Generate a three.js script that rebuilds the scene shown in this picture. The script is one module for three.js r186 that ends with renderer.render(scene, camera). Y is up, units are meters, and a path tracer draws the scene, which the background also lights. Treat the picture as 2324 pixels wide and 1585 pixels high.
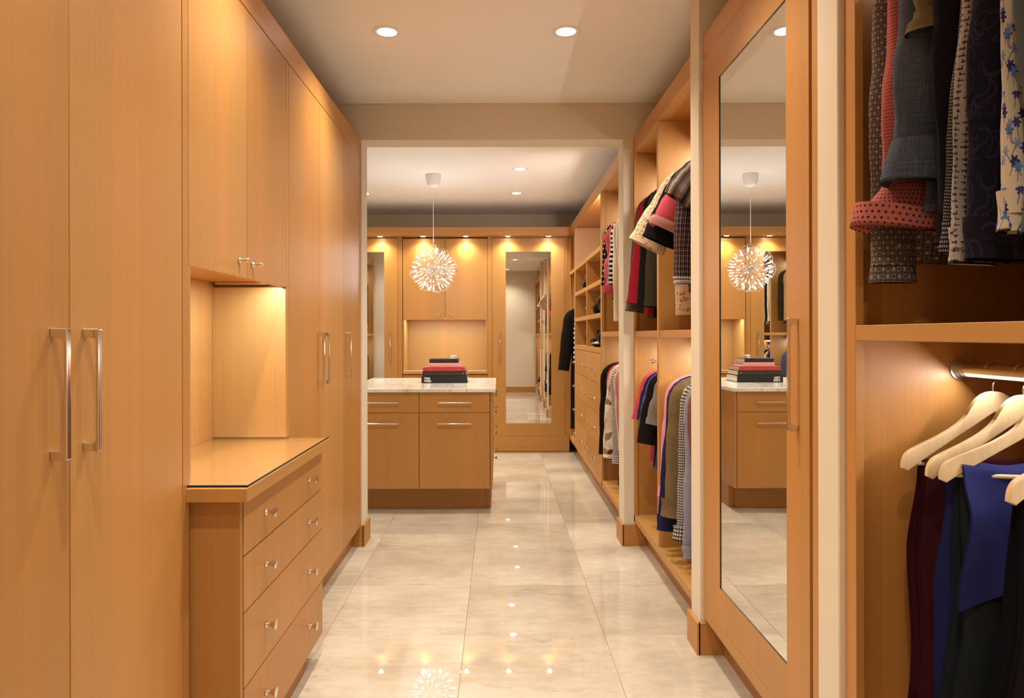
import * as THREE from 'three';
import { mergeGeometries } from 'three/addons/utils/BufferGeometryUtils.js';
import { RectAreaLightUniformsLib } from 'three/addons/lights/RectAreaLightUniformsLib.js';

// ---------------------------------------------------------------- camera, light levels, exposure
// x to the right, y up, the room runs away from the camera along -z; "D" is the depth in front of the camera (z = -D)
const W = 2324, H = 1585, F = 1590, EYE = 1.305;
const scene = new THREE.Scene();
scene.background = new THREE.Color(0x000000);
const camera = new THREE.PerspectiveCamera(THREE.MathUtils.radToDeg(2 * Math.atan(H / 2 / F)), W / H, 0.05, 60);
camera.position.set(0, EYE, 0);
camera.rotation.set(0, 0, -0.0022);
camera.setViewOffset(W, H, 31, 32.5, W, H);           // shift lens: the vanishing point sits at pixel (1131, 760)
camera.updateProjectionMatrix();
const renderer = new THREE.WebGLRenderer({ antialias: true });
renderer.toneMapping = THREE.LinearToneMapping;
renderer.toneMappingExposure = 1.56;
renderer.shadowMap.enabled = true;
RectAreaLightUniformsLib.init();
const LIGHT = {                                        // candela for lamps, nits for strips
  spotNear: 5.2, spotFar: 4.5, puck: 1.35, bulbs: 0.6, rod: 45, niche: 92,
  warm: new THREE.Color(1, 0.905, 0.755), halogen: new THREE.Color(1, 0.90, 0.62), white: new THREE.Color(0.88, 0.96, 1.05), led: new THREE.Color(1, 0.95, 0.88), cool: new THREE.Color(0.80, 1.0, 1.18),
};

// ---------------------------------------------------------------- small tools
let seed = 7;
const rnd = () => { seed = (seed + 0x6d2b79f5) | 0; let t = Math.imul(seed ^ (seed >>> 15), 1 | seed); t = (t + Math.imul(t ^ (t >>> 7), 61 | t)) ^ t; return ((t ^ (t >>> 14)) >>> 0) / 4294967296; };
const rr = (a, b) => a + (b - a) * rnd();
const lerp = (a, b, t) => a + (b - a) * t, clamp = (x, a, b) => Math.min(b, Math.max(a, x)), smooth = (x) => { x = clamp(x, 0, 1); return x * x * (3 - 2 * x); };
const hash = (x, y) => { let h = Math.imul(x | 0, 374761393) + Math.imul(y | 0, 668265263); h = Math.imul(h ^ (h >>> 13), 1274126177); return ((h ^ (h >>> 16)) >>> 0) / 4294967296; };
function noise(x, y, px = 1e6, py = 1e6) {             // value noise that repeats every (px, py)
  const ix = Math.floor(x), iy = Math.floor(y), fx = smooth(x - ix), fy = smooth(y - iy), m = (a, n) => ((a % n) + n) % n;
  const at = (a, b) => hash(m(a, px), m(b, py));
  return lerp(lerp(at(ix, iy), at(ix + 1, iy), fx), lerp(at(ix, iy + 1), at(ix + 1, iy + 1), fx), fy);
}
const fbm = (x, y, p, n = 4) => { let s = 0, a = 0.5; for (let i = 0; i < n; i++, a *= 0.5) s += a * noise(x * 2 ** i, y * 2 ** i + i * 17, p * 2 ** i, p * 2 ** i); return s; };

const used = {};
const numbered = (n) => { const k = used[n] = (used[n] ?? -1) + 1; return k ? n + '_' + String(k).padStart(3, '0') : n; };
const org = new WeakMap();                             // where each built object stands in the room
const V = (x, y, d) => new THREE.Vector3(x, y, -d);
function tag(o, label, category, group) { o.userData = { label, category }; if (group) o.userData.group = group; return o; }
function thing(name, label, category, at, group) {
  const o = new THREE.Group(); o.name = numbered(name); scene.add(o);
  o.position.copy(V(...at)); org.set(o, o.position.clone());
  return tag(o, label, category, group);
}
function put(parent, name, geo, mat, at, rot) {        // a mesh at an absolute place under its thing or part
  const m = new THREE.Mesh(geo, mat); m.name = parent === scene ? numbered(name) : name;
  m.castShadow = m.receiveShadow = true;
  const w = V(...at); org.set(m, w.clone());
  m.position.copy(w); if (parent !== scene) m.position.sub(org.get(parent));
  if (rot) m.rotation.set(...rot);
  parent.add(m); return m;
}
const structure = (m) => { m.userData = { ...m.userData, kind: 'structure' }; return m; };

// a box with chamfered edges; uv in metres with v along the grain
function chamferBox(w, h, d, c, grain) {
  const e = [w / 2, h / 2, d / 2], P = [], N = [], U = [], I = [], axis = { x: 0, y: 1, z: 2 }[grain];
  c = Math.min(c, w / 3, h / 3, d / 3);
  const ox = rr(0, 3), oy = rr(0, 3);
  const uvOf = (p, n) => {
    const k = [0, 1, 2].reduce((a, b) => (Math.abs(n[b]) > Math.abs(n[a]) ? b : a), 0);
    if (k === axis) { const [a, b] = [0, 1, 2].filter((i) => i !== k); return [p[a] + ox, p[b] * 0.15 + oy]; }
    const o = [0, 1, 2].find((i) => i !== k && i !== axis);
    return [p[o] + ox + k * 0.37, p[axis] + oy];
  };
  const quad = (pts, n) => {
    const b = P.length / 3;
    const l = Math.hypot(...n), nn = n.map((x) => x / l);
    const A = pts[0], B = pts[1], C = pts[2];
    const u = B.map((x, i) => x - A[i]), v = C.map((x, i) => x - A[i]);
    const cr = [u[1] * v[2] - u[2] * v[1], u[2] * v[0] - u[0] * v[2], u[0] * v[1] - u[1] * v[0]];
    if (cr[0] * nn[0] + cr[1] * nn[1] + cr[2] * nn[2] < 0) pts = [...pts].reverse();
    for (const p of pts) { P.push(...p); N.push(...nn); U.push(...uvOf(p, nn)); }
    I.push(b, b + 1, b + 2); if (pts.length > 3) I.push(b, b + 2, b + 3);
  };
  const pt = (s, k) => s.map((x, i) => x * (i === k ? e[i] : e[i] - c)); // corner s on face k
  for (let k = 0; k < 3; k++) for (const s of [-1, 1]) {
    const [a, b] = [0, 1, 2].filter((i) => i !== k), n = [0, 0, 0]; n[k] = s;
    quad([[-1, -1], [1, -1], [1, 1], [-1, 1]].map(([p, q]) => { const v = [0, 0, 0]; v[k] = s; v[a] = p; v[b] = q; return pt(v, k); }), n);
  }
  if (c > 0) {
    for (let k = 0; k < 3; k++) { const [a, b] = [0, 1, 2].filter((i) => i !== k); for (const p of [-1, 1]) for (const q of [-1, 1]) {
      const s0 = [0, 0, 0]; s0[a] = p; s0[b] = q; const lo = [...s0], hi = [...s0]; lo[k] = -1; hi[k] = 1;
      quad([pt(lo, a), pt(hi, a), pt(hi, b), pt(lo, b)], s0);
    } }
    for (const x of [-1, 1]) for (const y of [-1, 1]) for (const z of [-1, 1]) { const s = [x, y, z]; quad([pt(s, 0), pt(s, 1), pt(s, 2)], s); }
  }
  const g = new THREE.BufferGeometry();
  g.setAttribute('position', new THREE.Float32BufferAttribute(P, 3)); g.setAttribute('normal', new THREE.Float32BufferAttribute(N, 3)); g.setAttribute('uv', new THREE.Float32BufferAttribute(U, 2));
  g.setIndex(I); return g;
}
function box(parent, name, mat, [x0, x1], [y0, y1], [d0, d1], grain = 'y', c = 0.0012) {
  return put(parent, name, chamferBox(Math.abs(x1 - x0), y1 - y0, Math.abs(d1 - d0), c, grain), mat, [(x0 + x1) / 2, (y0 + y1) / 2, (d0 + d1) / 2]);
}
const joined = (list) => { const g = mergeGeometries(list.map((x) => (x.index ? x.toNonIndexed() : x))); return g; };
const cyl = (r, l, axis = 'y', n = 20, r2 = r) => { const g = new THREE.CylinderGeometry(r2, r, l, n); if (axis === 'x') g.rotateZ(-Math.PI / 2); if (axis === 'z') g.rotateX(Math.PI / 2); return g; };
const lathe = (pts, n = 24) => new THREE.LatheGeometry(pts.map(([r, y]) => new THREE.Vector2(r, y)), n);
const tube = (pts, r, n = 24, k = 8) => new THREE.TubeGeometry(new THREE.CatmullRomCurve3(pts.map((p) => new THREE.Vector3(...p))), n, r, k);

// ---------------------------------------------------------------- materials
function pixels(w, h, f) {                            // f(x, y) -> [r, g, b] in sRGB 0..255
  const d = new Uint8Array(w * h * 4);
  for (let y = 0; y < h; y++) for (let x = 0; x < w; x++) { const c = f(x, y), i = (y * w + x) * 4; d[i] = clamp(c[0], 0, 255); d[i + 1] = clamp(c[1], 0, 255); d[i + 2] = clamp(c[2], 0, 255); d[i + 3] = 255; }
  const t = new THREE.DataTexture(d, w, h); t.wrapS = t.wrapT = THREE.RepeatWrapping; t.magFilter = THREE.LinearFilter; t.colorSpace = THREE.SRGBColorSpace; t.needsUpdate = true; return t;
}
const woodTex = pixels(1024, 512, (x, y) => {         // 1.2 m across the grain, 2.4 m along it: straight, fine vertical-grain fir
  const v = y / 512, wob = 3 * noise(v * 3, x / 200, 3, 6);
  const X = x + wob;
  const fine = noise(X / 2.2, v * 3, 465, 3), mid = noise(X / 9, v * 2 + 5, 114, 2), wide = noise(X / 60, v * 1 + 9, 17, 1), leaf = hash(Math.floor(x / 256), 91);
  const fleck = noise(x / 1.6, v * 40, 640, 40);
  let k = 0.965 + (fine - 0.5) * 0.036 + (mid - 0.5) * 0.02 + (wide - 0.5) * 0.04 + (leaf - 0.5) * 0.02;
  if (fleck > 0.86) k -= (fleck - 0.86) * 0.35;
  const warm = (wide - 0.5) * 10 + (mid - 0.5) * 6;
  return [252 * k + warm * 0.3, 250 * k - warm * 0.5, 246 * k - warm];
});
woodTex.repeat.set(1 / 1.2, 1 / 2.4);
const wood = (r, g, b, rough = 0.42) => new THREE.MeshPhysicalMaterial({ map: woodTex, color: new THREE.Color().setRGB(r, g, b), roughness: rough, specularIntensity: 1 });
const M = {};
M.wood = wood(0.515, 0.245, 0.063); M.wood2 = wood(0.485, 0.224, 0.055); M.wood3 = wood(0.535, 0.260, 0.070);
const woods = [M.wood, M.wood2, M.wood3];
const anyWood = () => woods[Math.floor(rnd() * 3)];
M.paint = new THREE.MeshStandardMaterial({ color: new THREE.Color().setRGB(0.70, 0.61, 0.47), roughness: 0.85 });
M.ceiling = new THREE.MeshStandardMaterial({ color: new THREE.Color().setRGB(0.90, 0.885, 0.84), roughness: 0.9 });
M.chrome = new THREE.MeshStandardMaterial({ color: new THREE.Color().setRGB(0.78, 0.76, 0.74), roughness: 0.1, metalness: 1 });
M.nickel = new THREE.MeshStandardMaterial({ color: new THREE.Color().setRGB(0.60, 0.57, 0.53), roughness: 0.3, metalness: 1 });
M.mirror = new THREE.MeshStandardMaterial({ color: new THREE.Color().setRGB(0.88, 0.89, 0.87), roughness: 0.0, metalness: 1 });
M.darkEdge = new THREE.MeshStandardMaterial({ color: new THREE.Color().setRGB(0.015, 0.02, 0.015), roughness: 0.15 });
M.white = new THREE.MeshStandardMaterial({ color: new THREE.Color().setRGB(0.82, 0.80, 0.78), roughness: 0.45 });
M.glass = new THREE.MeshPhysicalMaterial({ color: 0xffffff, roughness: 0, transmission: 1, thickness: 0, ior: 1.5 });
const glow = (c, k) => new THREE.MeshStandardMaterial({ color: 0x111111, emissive: c, emissiveIntensity: k, roughness: 0.6 });
M.lampDisc = glow(new THREE.Color(1, 0.95, 0.87), 26); M.puckDisc = glow(new THREE.Color(1, 0.94, 0.82), 40);
M.strip = glow(new THREE.Color(1, 0.93, 0.84), 3); M.bulb = glow(new THREE.Color(1, 0.93, 0.80), 8);
const marble = (tint, vein, sc) => pixels(1024, 1024, (x, y) => {
  const u = x / 1024, v = y / 1024;
  const w = fbm(u * 4, v * 4, 4, 4), big = fbm(u * 2 + 3, v * 3 + 8, 2, 3), f = fbm(u * 3 + w * 1.2, v * 9 + w * 2.2, 3, 5), sp = noise(u * 220, v * 220, 220, 220);
  const band = Math.abs(f - 0.47), line = Math.max(0, 1 - band * sc) * smooth((big - 0.36) * 6);
  const cloud = (w - 0.47) * 62 + (big - 0.44) * 34 + (noise(u * 24, v * 60, 24, 60) - 0.5) * 11 + (noise(u * 70, v * 130, 70, 130) - 0.5) * 7 + (sp - 0.5) * 4;
  return [0, 1, 2].map((i) => tint[i] + cloud * [1, 1.04, 1.12][i] - line * vein[i]);
});
const floorTex = marble([234, 219, 200], [13, 15, 17], 60), slabTex = marble([238, 233, 226], [34, 35, 36], 26);
slabTex.repeat.set(1 / 1.1, 1 / 1.1);
M.tiles = [[0.62, 0.62, 0.605], [0.57, 0.565, 0.545], [0.66, 0.665, 0.655], [0.60, 0.595, 0.575]].map((c, i) => {
  const t = floorTex.clone(); t.repeat.set(1 / 1.5, 1 / 1.5); t.rotation = i * 0; t.offset.set(i * 0.23, i * 0.41); t.needsUpdate = true;
  return new THREE.MeshPhysicalMaterial({ map: t, color: new THREE.Color().setRGB(...c), roughness: 0.015, specularIntensity: 1 });
});
M.grout = new THREE.MeshStandardMaterial({ color: new THREE.Color().setRGB(0.44, 0.38, 0.31), roughness: 0.9 });
M.slab = new THREE.MeshPhysicalMaterial({ map: slabTex, color: new THREE.Color().setRGB(0.93, 0.91, 0.88), roughness: 0.08 });
// ---------------------------------------------------------------- the room
const CEIL = 2.735, DIV0 = 4.33, DIV1 = 4.5, HEAD = 2.51, BACK = 7.74;
const XL = -0.85, XR = 0.835, XF = 0.785, XLF = -1.95;   // cabinet faces: near left, near right, far right, far left
{ // polished marble floor, every tile a piece of its own
  const fl = structure(put(scene, 'floor', chamferBox(4.3, 0.03, 9.2, 0, 'z'), M.grout, [-0.55, -0.0225, 4.1]));
  const T = 0.605, gap = 0.0011, geos = [0, 1, 2, 3, 4, 5].map(() => chamferBox(T - gap, 0.0085, 0.603 - gap, 0.0009, 'z'));
  for (let i = -4; i <= 2; i++) for (let j = -6; j <= 8; j++) {
    const x = -0.148 + (i + 0.5) * T, d = 3.043 + (j + 0.5) * 0.603;
    if (d < -0.4 || d > 8.4 || (d < DIV0 - 0.3 && (x < -1.5 || x > 1.5))) continue;
    const t = put(fl, 'tile', geos[Math.floor(rnd() * 6)], M.tiles[Math.floor(rnd() * 4)], [x, -0.00425, d]);
    if (rnd() < 0.5) t.rotation.y = Math.PI;
  }
}
// ceiling with round cut-outs for the downlights
const spots = [[-0.522, 3.305], [0.322, 3.305], [-0.522, 2.13], [0.322, 2.13], [-0.522, 0.95], [0.2, 0.18]];
const farSpots = [[0.19, 6.05], [0.187, 7.08], [0.19, 5.02], [-1.35, 6.05], [-1.35, 7.08], [-1.35, 5.02]];
{
  const sh = new THREE.Shape([[-2.65, 0.4], [1.6, 0.4], [1.6, -8.5], [-2.65, -8.5]].map((p) => new THREE.Vector2(...p)));
  for (const [x, d] of [...spots, ...farSpots]) { const h = new THREE.Path(); h.absarc(x, -d, 0.052, 0, Math.PI * 2, true); sh.holes.push(h); }
  const g = new THREE.ExtrudeGeometry(sh, { depth: 0.03, bevelEnabled: false, curveSegments: 24 });
  g.rotateX(Math.PI / 2); g.translate(0, 0.03, 0);     // shape y (= z of the room) lies flat
  structure(put(scene, 'ceiling', g, M.ceiling, [0, CEIL, 0]));
}
const wall = (name, a, b, c) => structure(box(scene, name, M.paint, a, b, c, 'y', 0));
wall('wall_front', [-2.65, 1.6], [0, CEIL], [-0.42, -0.3]);
wall('wall_left', [-1.57, -1.45], [0, CEIL], [-0.3, DIV0]);
wall('wall_right', [1.45, 1.57], [0, CEIL], [-0.3, 8.45]);
wall('wall_far_left', [-2.65, -2.55], [0, CEIL], [DIV1, 8.45]);
wall('wall_back', [-2.55, 1.45], [0, CEIL], [8.33, 8.45]);
{ // the dividing wall with its cased-free opening: one plastered piece
  const sh = new THREE.Shape([[-2.65, 0], [-0.841, 0], [-0.841, HEAD], [0.773, HEAD], [0.773, 0], [1.45, 0], [1.45, CEIL], [-2.65, CEIL]].map((p) => new THREE.Vector2(...p)));
  const g = new THREE.ExtrudeGeometry(sh, { depth: DIV1 - DIV0 - 0.006, bevelEnabled: true, bevelSize: 0.003, bevelThickness: 0.003, bevelOffset: -0.003, bevelSegments: 2 });
  g.translate(0, 0, -DIV1 + 0.003);
  structure(put(scene, 'wall_divider', g, M.paint, [0, 0, 0]));
}
structure(box(scene, 'wall_pier_right', M.paint, [0.82, 1.45], [0, CEIL], [2.86, 2.985], 'y', 0.003));
structure(box(scene, 'wall_pier_right', M.paint, [0.82, 1.45], [0, CEIL], [1.69, 1.80], 'y', 0.003));
{ // wooden skirting wrapped round the wall ends
  const B = 0.13, t = 0.014;
  const wrapL = (x, d0, d1, inner) => joined([chamferBox(t, B, d1 - d0 + 2 * t, 0.001, 'z').translate(x, 0, 0), chamferBox(inner, B, t, 0.001, 'x').translate(x - Math.sign(x) * 0 + (x < 0 ? -inner / 2 : inner / 2), 0, (d1 - d0) / 2 + t / 2)]);
  structure(put(scene, 'baseboard_left', wrapL(-0.841 + t / 2 + 0.001, DIV0, DIV1, 0.075), M.wood2, [0, B / 2, (DIV0 + DIV1) / 2]));
  structure(put(scene, 'baseboard_right', wrapL(0.773 - t / 2 - 0.001, DIV0, DIV1, 0.15), M.wood2, [0, B / 2, (DIV0 + DIV1) / 2]));
  structure(put(scene, 'baseboard_pier', wrapL(0.82 - t / 2 - 0.001, 2.86, 2.985, 0.105), M.wood, [0, B / 2, 2.9225]));
  structure(put(scene, 'baseboard_pier', wrapL(0.82 - t / 2 - 0.001, 1.69, 1.80, 0.105), M.wood3, [0, B / 2, 1.745]));
  structure(box(scene, 'baseboard_front', M.wood2, [-0.84, 0.83], [0, B], [-0.3, -0.286], 'x'));
}

// ---------------------------------------------------------------- recessed lights
function downlight(x, d, label, group, power, hidden) {
  const t = thing('downlight', label, 'ceiling light', [x, CEIL, d], group);
  put(t, 'trim_ring', lathe([[0.046, 0.002], [0.0475, -0.003], [0.066, -0.0035], [0.0705, -0.001], [0.0705, 0.0005]], 40), M.white, [x, CEIL, d]);
  put(t, 'can', lathe([[0.0505, 0.0], [0.046, 0.035], [0.0, 0.036]], 32), M.white, [x, CEIL, d]);
  put(t, 'lamp', lathe([[0.041, 0.02], [0.041, 0.014], [0.036, 0.011], [0.0, 0.009]], 32), M.lampDisc, [x, CEIL, d]);
  const l = new THREE.SpotLight(LIGHT.warm, power, 0, 1.08, 0.85, 2); l.name = 'downlight_beam';
  l.position.set(0, 0.004, 0); l.castShadow = true; l.shadow.radius = 1.6;
  l.target.position.set(0, -2, 0); t.add(l, l.target);
  return t;
}
downlight(...spots[0], 'round recessed ceiling light, the nearer left one, over the corridor floor', null, LIGHT.spotNear);
downlight(...spots[1], 'round recessed ceiling light, the nearer right one, over the corridor floor', null, LIGHT.spotNear);
downlight(...spots[2], 'recessed ceiling light over the drawer chest, above the picture edge', null, LIGHT.spotNear);
downlight(...spots[3], 'recessed ceiling light before the right mirrored door, above the picture edge', null, LIGHT.spotNear);
downlight(...spots[5], 'recessed ceiling light right behind the camera, seen only in the far mirror', null, LIGHT.spotNear);
downlight(...spots[4], 'recessed ceiling light over the two-door cabinet at the left picture edge', null, LIGHT.spotNear);
downlight(...farSpots[0], 'small recessed ceiling light beyond the doorway, the upper of two', null, LIGHT.spotFar);
downlight(...farSpots[1], 'small recessed ceiling light beyond the doorway, the lower of two', null, LIGHT.spotFar);
for (const s of farSpots.slice(2)) downlight(...s, 'recessed ceiling light of the far room hidden by the doorway', 'far room lights out of view', LIGHT.spotFar);
// ---------------------------------------------------------------- handles and knobs
function bowGeo(len, out, w) {                          // flat chrome bow handle standing off along +x
  const a = len / 2, leg = 0.019, bar = 0.008, r = 0.010;
  const s = new THREE.Shape();
  s.moveTo(0, -a); s.lineTo(out - 0.004, -a); s.quadraticCurveTo(out, -a, out, -a + 0.004); s.lineTo(out, a - 0.004); s.quadraticCurveTo(out, a, out - 0.004, a); s.lineTo(0, a);
  s.lineTo(0, a - leg); s.lineTo(out - bar - r, a - leg); s.quadraticCurveTo(out - bar, a - leg, out - bar, a - leg - r); s.lineTo(out - bar, -a + leg + r); s.quadraticCurveTo(out - bar, -a + leg, out - bar - r, -a + leg); s.lineTo(0, -a + leg);
  const g = new THREE.ExtrudeGeometry(s, { depth: w - 0.006, bevelEnabled: true, bevelSize: 0.003, bevelThickness: 0.003, bevelOffset: -0.003, bevelSegments: 4, curveSegments: 8 });
  return g.translate(0, 0, -(w - 0.006) / 2);
}
const bow = bowGeo(0.252, 0.034, 0.014), bowLong = bowGeo(0.317, 0.030, 0.014), bowFar = bowGeo(0.32, 0.03, 0.012);
const flare = lathe([[0, 0], [0.0105, 0], [0.0105, 0.003], [0.007, 0.0045], [0.0058, 0.009], [0.0062, 0.015], [0.0085, 0.021], [0.0142, 0.030], [0.0150, 0.0325], [0.0, 0.0335]], 20).rotateZ(-Math.PI / 2);
const stud = joined([lathe([[0, 0], [0.009, 0], [0.0095, 0.004], [0.006, 0.008], [0.0045, 0.010], [0.0045, 0.022], [0.0075, 0.023], [0.008, 0.024], [0.008, 0.034], [0.007, 0.0355], [0, 0.036]], 20)]).rotateZ(-Math.PI / 2);
const faceTurn = { L: 0, R: Math.PI, B: -Math.PI / 2 };   // standing off towards +x, -x, or the camera
const handle = (door, geo, at, side) => put(door, geo === flare || geo === stud ? 'knob' : 'handle', geo, M.chrome, at, [0, faceTurn[side], 0]);
const DT = 0.02, G = 0.0021;                             // door thickness, half a gap

// ---------------------------------------------------------------- near left: tall cabinets, hutch, drawer chest
function tallCabinet(label, d0, seams, handles, filler) {
  const d1 = seams[seams.length - 1], t = thing('tall_cabinet', label, 'cabinet', [-1.14, 0, (d0 + d1) / 2]);
  const end = filler ?? d1;
  box(t, 'carcass', M.wood2, [-1.43, XL - DT - 0.016], [0.128, 2.42], [d0, end]);
  box(t, 'plinth', M.wood2, [-1.40, -0.905], [0, 0.128], [d0, end], 'z');
  let a = d0;
  for (let i = 0; i < seams.length; i++) {
    const door = box(t, 'door', woods[(i + 1) % 3], [XL - DT, XL], [0.128, 2.408], [a + G, seams[i] - G], 'y', 0.0007);
    for (const h of handles[i]) handle(door, bow, [XL, 1.1935, h], 'L');
    a = seams[i];
  }
  if (filler) box(t, 'filler', M.wood2, [XL - DT, XL], [0.128, 2.408], [a + G, filler], 'y', 0.0007);
  return t;
}
tallCabinet('tall pale wood cabinet behind and beside the camera, mostly out of view', -0.29, [0.30, 0.893], [[0.25], [0.35]]);
tallCabinet('tall flush wood cabinet at the left edge, two doors with big chrome handles', 0.893, [1.389, 1.885], [[1.333], [1.438]], 1.923);
tallCabinet('tall flush wood cabinet beyond the drawer chest, two doors with paired chrome handles', 2.845, [3.345, 3.829], [[3.300], [3.392]]);
tallCabinet('narrow single-door tall wood cabinet ending at the doorway wall, one chrome handle', 3.829, [4.326], [[3.895]]);
{ // hutch: two doors over a lit niche
  const t = thing('hutch_cabinet', 'upper wood cabinet with two knobbed doors above a lit open niche', 'cabinet', [-1.14, 0.9, 2.384]);
  const a = 1.923, m = 2.371, b = 2.845, iL = a + 0.012, iR = 2.80;
  box(t, 'carcass', M.wood2, [-1.43, XL - DT - 0.016], [1.53, 2.42], [a, b]);
  box(t, 'side_panel', M.wood3, [-1.143, XL], [0.896, 1.4965], [a, iL]);
  box(t, 'side_panel', M.wood, [-1.143, XL], [0.896, 1.4965], [iR, b - 0.002]);
  box(t, 'back_panel', M.wood3, [-1.165, -1.143], [0.88, 1.53], [a, b]);
  box(t, 'soffit', M.wood, [-1.143, -0.874], [1.517, 1.53], [iL, iR], 'z');
  const d1 = box(t, 'door', M.wood3, [XL - DT, XL], [1.497, 2.408], [a + G, m - G], 'y', 0.0007), d2 = box(t, 'door', M.wood2, [XL - DT, XL], [1.497, 2.408], [m + G, 2.812 - G], 'y', 0.0007);
  box(t, 'stile', M.wood2, [XL - DT, XL], [1.497, 2.408], [2.812 + G, b - G], 'y', 0.001);
  handle(d1, stud, [XL, 1.551, 2.297], 'L'); handle(d2, stud, [XL, 1.549, 2.420], 'L');
  const rail = box(t, 'light_rail', M.wood3, [-1.12, -0.92], [1.506, 1.517], [2.765, 2.798], 'x', 0.002);
  box(t, 'led_strip', M.strip, [-0.905, -0.893], [1.5125, 1.517], [iL + 0.05, iR - 0.03], 'z', 0.001);
  const l = new THREE.RectAreaLight(LIGHT.cool, LIGHT.niche, 0.02, 0.76); l.name = 'niche_glow'; l.rotation.x = -Math.PI / 2; l.position.set(-0.899 + 1.14, 1.511 - 0.9, -(iL + iR) / 2 + 2.384); t.add(l);
}
{ // drawer chest that stands proud of the tall cabinets
  const t = thing('drawer_chest', 'low wood drawer chest under the lit niche, four drawers with flared chrome knobs', 'chest', [-0.94, 0, 2.384]);
  const XC = -0.716;
  box(t, 'carcass', M.wood2, [-1.16, XC - DT - 0.016], [0.096, 0.85], [1.967, 2.845]);
  box(t, 'side_panel', M.wood2, [-1.16, XC - 0.003], [0.096, 0.85], [1.947, 1.966]);
  box(t, 'plinth', M.wood2, [-1.15, -0.752], [0, 0.096], [1.95, 2.70], 'z');
  const rows = [[0.682, 0.848, 0.762], [0.522, 0.682, 0.604], [0.309, 0.522, 0.417], [0.096, 0.309, 0.209]];
  rows.forEach(([y0, y1, k], i) => {
    const d = box(t, 'drawer', woods[[0, 2, 0, 1][i]], [XC - DT, XC], [y0 + G, y1 - G], [1.968, 2.842], 'y', 0.0007);
    handle(d, flare, [XC, k, 2.150], 'L'); handle(d, flare, [XC, k, 2.637], 'L');
  });
  box(t, 'top', M.wood3, [-1.142, -0.684], [0.85, 0.888], [1.904, 2.838], 'z', 0.0015);
}
{
  const t = thing('glass_top', 'clear glass sheet lying on the drawer chest top, dark polished edge', 'glass', [-0.91, 0.8885, 2.37]);
  put(t, 'pane', chamferBox(0.452, 0.006, 0.918, 0, 'z'), M.glass, [-0.912, 0.8925, 2.371]);
  box(t, 'edge', M.darkEdge, [-0.6858, -0.6848], [0.8893, 0.8957], [1.912, 2.83], 'z', 0);
  box(t, 'edge', M.darkEdge, [-1.138, -0.6852], [0.8893, 0.8957], [1.9105, 1.9118], 'x', 0);
}
structure(box(scene, 'trim_1', M.wood, [XL - 0.02, XL], [2.412, 2.513], [-0.29, 4.327], 'z', 0.0015));
structure(box(scene, 'trim_1', M.wood2, [-1.44, XL - 0.021], [2.49, 2.513], [-0.29, 4.327], 'z', 0.001));

// ---------------------------------------------------------------- open wardrobes with lit rods
const RODS = [2.262, 1.221];
function rod(t, x, y, d0, d1, on = 1, s = 1) {
  const r = put(t, 'rod', cyl(0.0168, d1 - d0, 'z', 24), M.nickel, [x, y, (d0 + d1) / 2]);
  for (const [d, s] of [[d0, 1], [d1, -1]]) put(r, 'flange', joined([cyl(0.029, 0.004, 'z', 28), cyl(0.022, 0.012, 'z', 24).translate(0, 0, -0.004 * s), cyl(0.0192, 0.022, 'z', 24).translate(0, 0, -0.010 * s)]), M.nickel, [x, y, d + 0.002 * s]);
  const a = 0.75, dx = -s * Math.sin(a), dy = -Math.cos(a);   // the strip sits low on the aisle side of the rod
  const strip = put(r, 'led_strip', chamferBox(0.008, 0.003, d1 - d0 - 0.06, 0.0005, 'z'), M.strip, [x + dx * 0.0168, y + dy * 0.0168, (d0 + d1) / 2], [0, 0, -s * a]);
  const l = new THREE.RectAreaLight(LIGHT.led, LIGHT.rod * on, 0.014, d1 - d0 - 0.06); l.name = 'rod_glow';
  const Z = new THREE.Vector3(-dx, -dy, 0), Y = new THREE.Vector3(0, 0, 1);
  l.quaternion.setFromRotationMatrix(new THREE.Matrix4().makeBasis(Y.clone().cross(Z), Y, Z));
  l.position.copy(V(x + dx * 0.0195, y + dy * 0.0195, (d0 + d1) / 2)).sub(t.position); t.add(l);
}
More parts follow.
